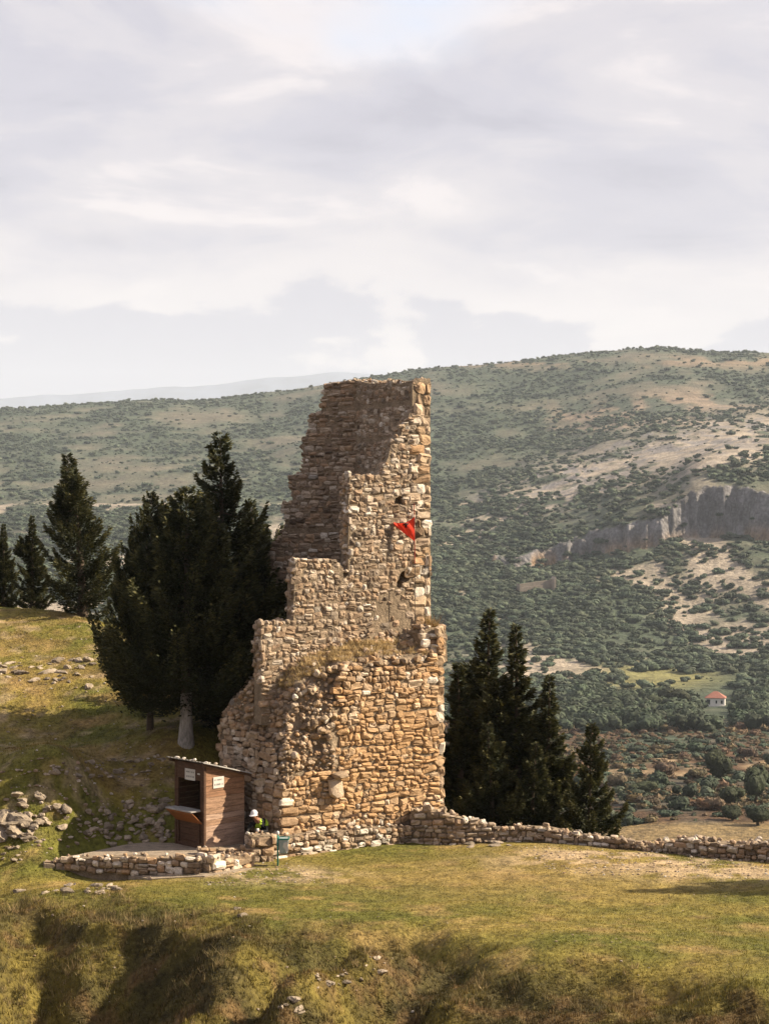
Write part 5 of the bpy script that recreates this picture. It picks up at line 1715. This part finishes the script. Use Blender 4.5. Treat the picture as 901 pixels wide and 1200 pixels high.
# ------------------------------------------------------------------ far trees and scrub
def bush_mesh(seed, n_leaf, leaf, lobes=5, tall=0.75, colr=(0.050, 0.068, 0.040)):
    """rounded evergreen: leaf clumps over several lobes round a closed inner mass; unit width, base at z = 0"""
    r = np.random.default_rng(seed)
    cen = [(0, 0, 0.42 * tall)] + [(r.normal() * 0.16, r.normal() * 0.16, r.uniform(0.3, 0.62) * tall) for _ in range(lobes)]
    rad_ = [0.36] + [r.uniform(0.17, 0.30) for _ in range(lobes)]
    V, Fs, C = [], [], []; n0 = 0
    v, f = ico(2)
    base = np.array(colr)
    for c, q in zip(cen, rad_):
        d = v * (0.82 + 0.22 * r.random((len(v), 1)))
        w = d * q * np.array((1, 1, tall * 1.05)) * 0.9 + np.array(c); w[:, 2] = np.maximum(w[:, 2], 0.0)
        V.append(w); Fs.append(f + n0); n0 += len(w); C.append(np.tile(base * 0.8, (len(w), 1)))
    pick = r.integers(0, len(cen), n_leaf)
    d = r.normal(size=(n_leaf, 3)); d /= np.linalg.norm(d, axis=1, keepdims=True)
    p = np.array(cen)[pick] + d * (np.array(rad_)[pick] * r.uniform(0.82, 1.08, n_leaf))[:, None] * np.array((1, 1, tall * 1.05))
    p[:, 2] = np.maximum(p[:, 2], 0.02)
    t1 = np.cross(d, r.normal(size=(n_leaf, 3))); t1 /= np.linalg.norm(t1, axis=1, keepdims=True)
    t1 = t1 + d * r.uniform(-0.2, 0.8, (n_leaf, 1)); t2 = np.cross(d, t1)
    s = leaf * r.uniform(0.6, 1.4, (n_leaf, 1))
    tri = np.stack([p - t1 * s * 0.5 - t2 * s * 0.4, p + t1 * s * 0.7, p - t1 * s * 0.3 + t2 * s * 0.5], 1).reshape(-1, 3)
    V.append(tri); Fs.append(np.arange(3 * n_leaf).reshape(-1, 3) + n0)
    C.append(np.repeat(base * r.uniform(0.7, 1.5, (n_leaf, 1)), 3, 0))
    return np.concatenate(V), np.concatenate(Fs), np.concatenate(C)


BUSH = []
for k in range(4):
    V, Fc, C = bush_mesh(900 + k, 260, 0.11, 5, 0.72 + 0.08 * k)
    BUSH.append(mesh_from('evergreen_bush', V, Fc, M['leaf'], C))
SCRUB = []
for k, cc in enumerate(((0.062, 0.084, 0.054), (0.078, 0.098, 0.062), (0.125, 0.09, 0.05))):
    V, Fc, C = bush_mesh(950 + k, 90, 0.20, 3, 0.48, cc)
    SCRUB.append(mesh_from('scrub_bush', V, Fc, M['leaf'], C))
BIG = []
for k in range(2):
    V, Fc, C = bush_mesh(980 + k, 1500, 0.06, 9, 1.05, (0.040, 0.052, 0.024))
    BIG.append(mesh_from('crown', V, Fc, M['leaf'], C))
BRUSH = []
for k, cc in enumerate(((0.17, 0.115, 0.05), (0.13, 0.10, 0.06))):
    V, Fc, C = bush_mesh(990 + k, 420, 0.10, 6, 0.7, cc)
    BRUSH.append(mesh_from('autumn_bush', V, Fc, M['leaf'], C))


def scrub_density(px, py, X, D):
    n1 = fbm(X / 130.0, D / 260.0, 5, 41); n2 = fbm(X / 40.0, D / 90.0, 5, 42)
    streak = fbm(X / 160.0 + D / 300.0, D / 45.0, 4, 46)
    soilness = smooth(0.42, 0.60, 0.4 * n1 + 0.3 * n2 + 0.3 * streak)
    up = 1.25 * (1 - 0.95 * soilness)
    up = up * (1 - 0.9 * scree(px, py) * (px > 480))
    soil = np.exp(-((px - 800) / 120) ** 2 - ((py - 472 + (px - 800) * 0.06) / 14) ** 2)
    up = up * (1 - 0.75 * np.clip(soil, 0, 1))
    woods = (px > 480) & (py > 585) & (py < 800)
    wd = (0.30 + 1.1 * smooth(0.36, 0.56, n2)) * (1 - 0.85 * smooth(0.54, 0.63, 0.5 * n1 + 0.5 * n2))
    wd = wd * (1 - np.clip(1.15 * np.exp(-((px - 645) / 95) ** 2 - ((py - 782) / 16) ** 2), 0, 0.97)) * (1 - np.clip(1.3 * np.exp(-((px - 765) / 62) ** 2 - ((py - 794) / 13) ** 2), 0, 1))
    wd = wd * np.where(py < 660, 0.75, 1.0)
    d = np.where(woods, wd, up)
    v = (px > 480) & (py >= 800)
    vd = np.where(py < 858, 1.1, 0.9) * np.where(py > 950, 0.25, 1.0)
    vd = vd * (1 - 0.95 * np.exp(-((py - np.interp(px, [640, 740, 790, 860, 901], [900, 903, 907, 904, 893])) / 6.0) ** 2))
    vd = vd * (1 - 1.0 * ((px > 822) & (px < 856) & (py > 795) & (py < 846)))
    vd = vd * np.where((py < 822) & (px > 690) & (px < 870), 0.12, 1.0)
    return np.clip(np.where(v, vd, d), 0, 1.5)


def scatter_far():
    r = np.random.default_rng(88)
    N = 350000
    px = r.uniform(-330, 1230, N)
    D = np.exp(r.uniform(math.log(330), math.log(3000), N))
    py, cl = far_py(px, D)
    X = (px - CX) / F * D
    dens = scrub_density(px, py, X, D)
    # acceptance keeps the count per picture area fairly even
    lo = np.interp(D, [330, 600, 900, 1300, 1700, 2300, 3000], [0.10, 0.14, 0.30, 0.42, 0.55, 0.62, 0.55])
    hid = (px < 480) & (D < 800)
    ok = (r.random(N) < dens * lo) & ((cl < 0.25) | (r.random(N) < 0.35)) & ~hid & (py < 985)
    px, D, py, X = px[ok], D[ok], py[ok], X[ok]
    z = H - (py - CY) / F * D
    size = np.where(D < 1700, r.gamma(5.0, 0.95, len(D)) + 1.2, r.gamma(1.6, 1.7, len(D)) + 1.0)
    size = np.where((py > 858) & (D < 650), 0.8 + r.gamma(2.0, 0.75, len(D)), size)
    size = np.where((D < 900) & (py < 858), r.gamma(6, 0.95, len(D)) + 1.0, size)
    jx = 9 * r.normal(size=len(px)); yard = (px + jx > 812) & (px + jx < 866) & (py > 790) & (py + jx < 862)
    size = np.where(yard, np.minimum(size, 1.4), size)
    return px, py, D, X, z, np.clip(size, 0.8, 10.5), r


fpx, fpy, fD, fX, fz, fs, fr = scatter_far()
vis = (fpx > 505) & (fpx < 905) | (fpx < 120)
rank = np.argsort(-(fs / fD) * np.where((fpx > 510) & (fpx < 900) & (fD < 1500), 1.0, 0.0))
indiv = rank[:285]
mask_ind = np.zeros(len(fD), bool); mask_ind[indiv] = True
ZONES = [(700, 985, 'low shrub on the brown valley floor beyond the wall', 'shrubs on the valley floor'), (858, 985, '', ''), (795, 858, 'round dark evergreen in the valley tree belt around the white farmhouse', 'evergreens in the valley belt'),
         (660, 795, 'round dark evergreen on the wooded slope under the cliff', 'evergreens under the cliff'), (0, 660, 'dark evergreen growing along the cliff and its top', 'evergreens on the cliff')]
for i in indiv:
    y, d = fpy[i], fD[i]
    brown = y > 858 and fr.random() < 0.55
    if y > 858:
        lab, grp = ('rusty autumn shrub on the brown valley floor beyond the wall', 'autumn shrubs on the valley floor') if brown else ('low green shrub on the brown valley floor beyond the wall', 'green shrubs on the valley floor')
    elif y > 795:
        x = fpx[i]; grp = ZONES[2][3]
        if x < 690: lab = 'round dark evergreen of the valley belt showing between the conifers and the grey roofed shed'
        elif x < 745: lab = 'round dark evergreen of the valley belt below the pale stony patch'
        elif x < 815: lab = 'round dark evergreen of the valley belt below the yellow-green field'
        elif x < 862: lab = 'round dark evergreen of the valley belt around the white farmhouse'
        else: lab = 'round dark evergreen of the valley belt near the brown roofed barn'
    elif y > 660: lab, grp = ZONES[3][2:]
    else: lab, grp = ZONES[4][2:]
    me = BRUSH[fr.integers(0, 2)] if brown else BUSH[fr.integers(0, 4)]
    o = add('autumn_shrub' if brown else 'evergreen_tree', me, None, (fX[i], fD[i], fz[i] - 0.25), lab, 'shrub' if y > 858 else 'tree', grp)
    s = fs[i]; o.scale = (s * fr.uniform(0.85, 1.15), s * fr.uniform(0.85, 1.15), s * fr.uniform(0.8, 1.15)); o.rotation_euler = (0, 0, fr.uniform(0, 6.28))

# near valley trees, large enough to show trunk and crown
VT = 'trees in the near valley'
for k, (x, y, w, hh, lab) in enumerate(((842, 918, 34, 46, 'tall dark tree beside the valley path'), (886, 942, 34, 54, 'dark tree on the grassy valley field edge'), (855, 945, 34, 28, 'wide tree crown below the tall valley tree'), (888, 968, 28, 30, 'lowest tree of the clump on the valley field'), (858, 962, 26, 22, 'small tree tucked under the valley clump'),
                                        (756, 931, 26, 20, 'round dark bush alone on the brown valley slope'), (790, 835, 44, 34, 'large spreading dark tree next to the white farmhouse'), (772, 838, 32, 28, 'dark tree beyond the spreading one by the house'), (878, 842, 30, 24, 'round tree at the corner of the white farmhouse yard'), (900, 845, 26, 22, 'tree by the brown roofed house'))):
    Dg = np.geomspace(300, 1100, 700)
    pyg, _ = far_py(np.full(700, float(x)), Dg)
    j = int(np.argmax(pyg <= y)); d = Dg[j]
    p = P(x, y, d)
    t = empty('valley_tree', (p[0], p[1], p[2] - 0.3), k * 1.3, lab, 'tree', VT)
    wm, hm_ = w / F * d, hh / F * d
    o = add('crown', BIG[k % 2], t, (0, 0, hm_ * 0.08)); o.scale = (wm * 1.1, wm * 1.1, hm_ * 0.9)
    tr = MB().tube([(0, 0, -0.5), (0.1, 0, hm_ * 0.3), (0.2, 0.1, hm_ * 0.6)], [0.35, 0.25, 0.15], 8).build('trunk', M['bark'], t, smooth_shade=True)

# everything smaller: one mass of scrub, scattered by geometry nodes
rest = ~mask_ind
pidx = fr.integers(0, 2, rest.sum())
pidx = np.where((fpy[rest] > 850) & (fr.random(rest.sum()) < 0.6), 2, pidx)
me = bpy.data.meshes.new('scrub')
pp = np.stack([fX[rest], fD[rest], fz[rest] - 0.2], 1)
me.vertices.add(len(pp)); me.vertices.foreach_set('co', pp.ravel())
for nm, arr, ty in (('scl', fs[rest] * fr.uniform(0.85, 1.15, rest.sum()), 'FLOAT'), ('rotz', fr.uniform(0, 6.28, rest.sum()), 'FLOAT'), ('pid', pidx, 'INT')):
    a = me.attributes.new(nm, ty, 'POINT'); a.data.foreach_set('value', arr.astype(np.int32 if ty == 'INT' else np.float32))
scrub = add('scrub', me, label='countless evergreen scrub bushes covering the far hillside', cat='scrub', kind='stuff')
# the three kinds it repeats also stand in the valley on their own
SP = []
for k, (x, d) in enumerate(((735, 520), (770, 560), (880, 505))):
    p = far_point(x, d)
    o = add('scrub_bush', SCRUB[k], None, tuple(p), ('small grey-green bush on the valley slope', 'small light green bush on the valley slope', 'small rusty bush on the valley slope')[k], 'bush', 'small bushes on the valley slope')
    o.scale = (2.2, 2.2, 2.2); SP.append(o)


def gn_scatter(obj, protos, mat):
    ng = bpy.data.node_groups.new('scatter', 'GeometryNodeTree')
    ng.interface.new_socket('Geometry', in_out='INPUT', socket_type='NodeSocketGeometry')
    ng.interface.new_socket('Geometry', in_out='OUTPUT', socket_type='NodeSocketGeometry')
    N = ng.nodes.new; L = ng.links.new
    gi, go = N('NodeGroupInput'), N('NodeGroupOutput')
    iop = N('GeometryNodeInstanceOnPoints'); iop.inputs['Pick Instance'].default_value = True
    L(gi.outputs[0], iop.inputs['Points'])
    jn = N('GeometryNodeJoinGeometry')
    for p in reversed(protos):
        oi = N('GeometryNodeObjectInfo'); oi.transform_space = 'ORIGINAL'; oi.inputs['Object'].default_value = p; oi.inputs['As Instance'].default_value = True
        L(oi.outputs['Geometry'], jn.inputs[0])
    L(jn.outputs[0], iop.inputs['Instance'])
    def att(nm, ty):
        a = N('GeometryNodeInputNamedAttribute'); a.data_type = ty; a.inputs['Name'].default_value = nm
        return a.outputs['Attribute']
    L(att('pid', 'INT'), iop.inputs['Instance Index'])
    cx = N('ShaderNodeCombineXYZ'); L(att('rotz', 'FLOAT'), cx.inputs[2]); L(cx.outputs[0], iop.inputs['Rotation'])
    L(att('scl', 'FLOAT'), iop.inputs['Scale'])
    L(iop.outputs[0], go.inputs[0])
    m_ = obj.modifiers.new('scatter', 'NODES'); m_.node_group = ng


gn_scatter(scrub, SP, M['leaf'])
print('scrub', int(rest.sum()), 'individual', len(indiv))

# ------------------------------------------------------------------ houses in the valley
def far_hit(px, py, d0=400, d1=1300):
    Dg = np.geomspace(d0, d1, 900)
    pyg, _ = far_py(np.full(900, float(px)), Dg)
    j = int(np.argmax(pyg <= py))
    return P(px, py, Dg[j])


hp = far_hit(838.5, 828)
hs = hp[1] / F
house = empty('farmhouse', (hp[0], hp[1], hp[2] - 0.1), math.radians(-14), 'small white farmhouse with red hipped roof in the valley', 'house')
W2, D2, HH = 10.8 * hs, 8.0 * hs, 10.5 * hs
MB().box(-W2, W2, -D2, D2, 0, HH).build('wall', M['plaster'], house)
rf = MB()
o_ = 1.4 * hs
rf.v = [(-W2 - o_, -D2 - o_, HH), (W2 + o_, -D2 - o_, HH), (W2 + o_, D2 + o_, HH), (-W2 - o_, D2 + o_, HH), (-2.0 * hs, 0, HH + 7.5 * hs), (2.0 * hs, 0, HH + 7.5 * hs), (-W2 - o_, -D2 - o_, HH + 0.15), (W2 + o_, -D2 - o_, HH + 0.15), (W2 + o_, D2 + o_, HH + 0.15), (-W2 - o_, D2 + o_, HH + 0.15)]
rf.f = [(0, 3, 2, 1), (0, 1, 7, 6), (1, 2, 8, 7), (2, 3, 9, 8), (3, 0, 6, 9), (6, 7, 5, 4), (7, 8, 5), (8, 9, 4, 5), (9, 6, 4)]
rf.build('roof', M['tile'], house)
for x0, x1, z0, z1, nm in ((-0.92, -0.55, 0.3, 0.85, 'porch_shade_panel'), (0.58, 0.80, 0.4, 0.78, 'window'), (0.02, 0.20, 0.42, 0.76, 'window')):  # the porch one is a dark slab standing in for shade
    w = MB().box(x0 * W2, x1 * W2, -D2 - 0.08, -D2 + 0.1, z0 * HH, z1 * HH).build(nm, M['glass'], house)
MB().box(-0.93 * W2, 0.93 * W2, -D2 - 2.6 * hs, -D2 - 0.1, 0, 0.24 * HH).build('porch', M['plaster'], house)

hp2 = far_hit(905, 824)
h2 = empty('barn', (hp2[0], hp2[1], hp2[2] - 0.3), 0.15, 'dark brown roofed barn behind the roadside trees in the valley', 'barn')
a = hp2[1] / F
MB().box(-9 * a, 9 * a, -6 * a, 6 * a, 0, 5 * a).build('wall', material('barn_wall', (0.16, 0.11, 0.09)), h2)
rf = MB(); rf.v = [(-10 * a, -7 * a, 5 * a), (10 * a, -7 * a, 5 * a), (10 * a, 7 * a, 5 * a), (-10 * a, 7 * a, 5 * a), (-10 * a, 0, 9 * a), (10 * a, 0, 9 * a)]
rf.f = [(0, 3, 2, 1), (0, 1, 5, 4), (2, 3, 4, 5), (1, 2, 5), (3, 0, 4)]
rf.build('roof', material('barn_roof', (0.15, 0.075, 0.06)), h2)
hp3 = far_hit(646, 826)
h3 = empty('shed', (hp3[0], hp3[1], hp3[2] - 0.2), -0.1, 'low shed with grey sheet roof behind the conifers', 'shed')
a = hp3[1] / F
MB().box(-12 * a, 12 * a, -5 * a, 5 * a, 0, 4 * a).build('wall', M['plaster'], h3)
rf = MB(); rf.hexa([(-13 * a, -6 * a, 4 * a), (13 * a, -6 * a, 4 * a), (13 * a, 6 * a, 6.5 * a), (-13 * a, 6 * a, 6.5 * a), (-13 * a, -6 * a, 4.5 * a), (13 * a, -6 * a, 4.5 * a), (13 * a, 6 * a, 7 * a), (-13 * a, 6 * a, 7 * a)])
rf.build('roof', M['greyroof'], h3)
hp4 = far_hit(628, 692, 900, 1330)
h4 = empty('ruined_enclosure', (hp4[0], hp4[1], hp4[2] - 0.5), 0.2, 'pale roofless stone enclosure on the slope under the cliff', 'ruin')
a = hp4[1] / F
for x0, x1, y0, y1, z1, z2 in ((-22, -20, -8, 8, 9, 7), (20, 22, -8, 8, 14, 17), (-19.8, 19.8, 6, 8, 8, 13), (-19.8, 6, -8, -6, 5, 7)):
    MB().hexa([(x0 * a, y0 * a, 0), (x1 * a, y0 * a, 0), (x1 * a, y1 * a, 0), (x0 * a, y1 * a, 0), (x0 * a, y0 * a, z1 * a), (x1 * a, y0 * a, z2 * a), (x1 * a, y1 * a, z2 * a), (x0 * a, y1 * a, z1 * a)]).build('wall', material('ruin_stone', (0.36, 0.30, 0.24), scale=0.4, scale2=2), h4)

# ------------------------------------------------------------------ grass
def blades(p, hgt, width, colr, r, n_per, spread, lean=0.6):
    """tapering blades, one triangle each; p (n,3) tuft feet"""
    n = len(p) * n_per
    b = np.repeat(p, n_per, 0) + np.concatenate([r.normal(size=(n, 2)) * np.repeat(spread, n_per)[:, None], np.zeros((n, 1))], 1)
    h = np.repeat(hgt, n_per) * r.uniform(0.5, 1.2, n)
    az = r.uniform(0, 6.283, n); w = width * r.uniform(0.6, 1.4, n)
    s = np.stack([np.cos(az), np.sin(az), np.zeros(n)], 1) * (w / 2)[:, None]
    ln_ = r.normal(size=(n, 2)) * lean * h[:, None] * 0.6
    V = np.empty((n, 3, 3))
    V[:, 0] = b - s; V[:, 1] = b + s; V[:, 2] = b; V[:, 2, :2] += ln_; V[:, 2, 2] += h
    V[:, :2, 2] -= 0.02
    C = np.repeat(colr * r.uniform(0.6, 1.45, (len(p), 1)), n_per, 0) * r.uniform(0.75, 1.3, (n, 1))
    return V.reshape(-1, 3), np.arange(n * 3).reshape(-1, 3), np.repeat(C, 3, 0)


gr_ = np.random.default_rng(55)
N = 150000
gx = gr_.uniform(-13.5, 12.0, N); gy = 31.5 + (66 - 31.5) * gr_.random(N) ** 1.35
keep = (np.abs(gx) < gy * 0.235)
px_ = CX + F * gx / gy
keep &= ~((gy > 47.5) & (px_ > 255))
keep &= ~((gy > 44.2) & (gy < 48.2) & (px_ > 78) & (px_ < 330))
gx, gy = gx[keep], gy[keep]
gc = near_colour(gx, gy)
lum = gc.sum(1)
k2 = gr_.random(len(gx)) < np.clip(1.35 - lum * 1.6, 0.08, 1)
gx, gy, gc = gx[k2], gy[k2], gc[k2]
r_, fo = rough_zone(gx, gy)
gp = np.stack([gx, gy, ground_z(gx, gy)], 1)
V, Fc, C = blades(gp, 0.035 + 0.025 * r_ + 0.02 * fo, 0.02, gc * 1.1, gr_, 4, 0.035 + 0.0 * gx)
add('grass', mesh_from('grass', V, Fc, M['grass'], C), label='short green and straw coloured grass over the plateau', cat='grass', kind='stuff')

# taller dry tufts on the rough slopes
N = 26000
gx = gr_.uniform(-9.8, 10, N); gy = gr_.uniform(31.8, 44, N)
_, fo = rough_zone(gx, gy)
clump = smooth(0.46, 0.66, fbm(gx * 1.3, gy * 1.3, 3, 91))
px_ = CX + F * gx / gy
right_fade = np.interp(px_, [0, 520, 620, 901], [1, 1, 0.55, 0.45])
ok = (gr_.random(N) < fo * (0.02 + 0.42 * clump) * right_fade) & (np.abs(gx) < gy * 0.235)
gx, gy = gx[ok], gy[ok]
gp = np.stack([gx, gy, ground_z(gx, gy)], 1)
t = gr_.random((len(gx), 1))
cdry = np.array((0.36, 0.26, 0.13)) * (1 - t) + np.array((0.11, 0.10, 0.035)) * t
V, Fc, C = blades(gp, gr_.gamma(2.2, 0.042, len(gx)) + 0.03, 0.013, cdry, gr_, 16, 0.045 + 0 * gx, 0.75)
add('dry_grass', mesh_from('dry_grass', V, Fc, M['grass'], C), label='tufts of tall dry grass on the rough foreground slope', cat='grass', kind='stuff')

# dry grass on the tower ledge
LP = [(303, 803), (330, 788), (372, 762), (420, 750), (495, 752), (500, 768), (440, 766), (380, 780), (340, 804), (312, 816)]
tg = tower_grid.reshape(-1, 3)
x_, y_ = to_px(tg)
cand = tg[in_poly(x_, y_, LP) & (tg[:, 1] < 49.6)]
pick = cand[gr_.integers(0, len(cand), 900)] + gr_.normal(size=(900, 3)) * np.array((0.09, 0.06, 0.03))
t = gr_.random((900, 1))
V, Fc, C = blades(pick, gr_.gamma(3.0, 0.022, 900) + 0.03, 0.014, np.array((0.72, 0.54, 0.28)) * (1 - t) + np.array((0.46, 0.34, 0.17)) * t, gr_, 14, 0.04 + np.zeros(900), 0.8)
a1, z1 = az_of(505, 736, -0.4)
pk2 = np.array([(*tw(a1 + gr_.normal() * 0.1, -0.4 + gr_.normal() * 0.1), z1) for _ in range(40)])
V2, F2, C2 = blades(pk2, gr_.gamma(3.0, 0.07, 40) + 0.05, 0.014, np.tile((0.36, 0.24, 0.10), (40, 1)), gr_, 14, 0.04 + np.zeros(40), 0.6)
add('ledge_grass', mesh_from('ledge_grass', np.concatenate([V, V2]), np.concatenate([Fc, F2 + len(V)]), M['grass'], np.concatenate([C, C2])), label='golden dry grass growing on the broken ledge of the tower', cat='grass', kind='stuff')

# ------------------------------------------------------------------ air
hz = MB().box(-9500, 9500, -60, 16500, -420, 1350)
hm = bpy.data.materials.new('haze')
hm.use_nodes = True
hm.node_tree.nodes.clear()
_o = hm.node_tree.nodes.new('ShaderNodeOutputMaterial')
_v = hm.node_tree.nodes.new('ShaderNodeVolumePrincipled')
_v.inputs['Color'].default_value = (0.78, 0.88, 1.0, 1)
_v.inputs['Density'].default_value = 0.000058
_v.inputs['Anisotropy'].default_value = 0.0
hm.node_tree.links.new(_v.outputs[0], _o.inputs['Volume'])
hz.build('haze', hm, label='thin pale blue haze filling the valley air', cat='haze', kind='stuff')
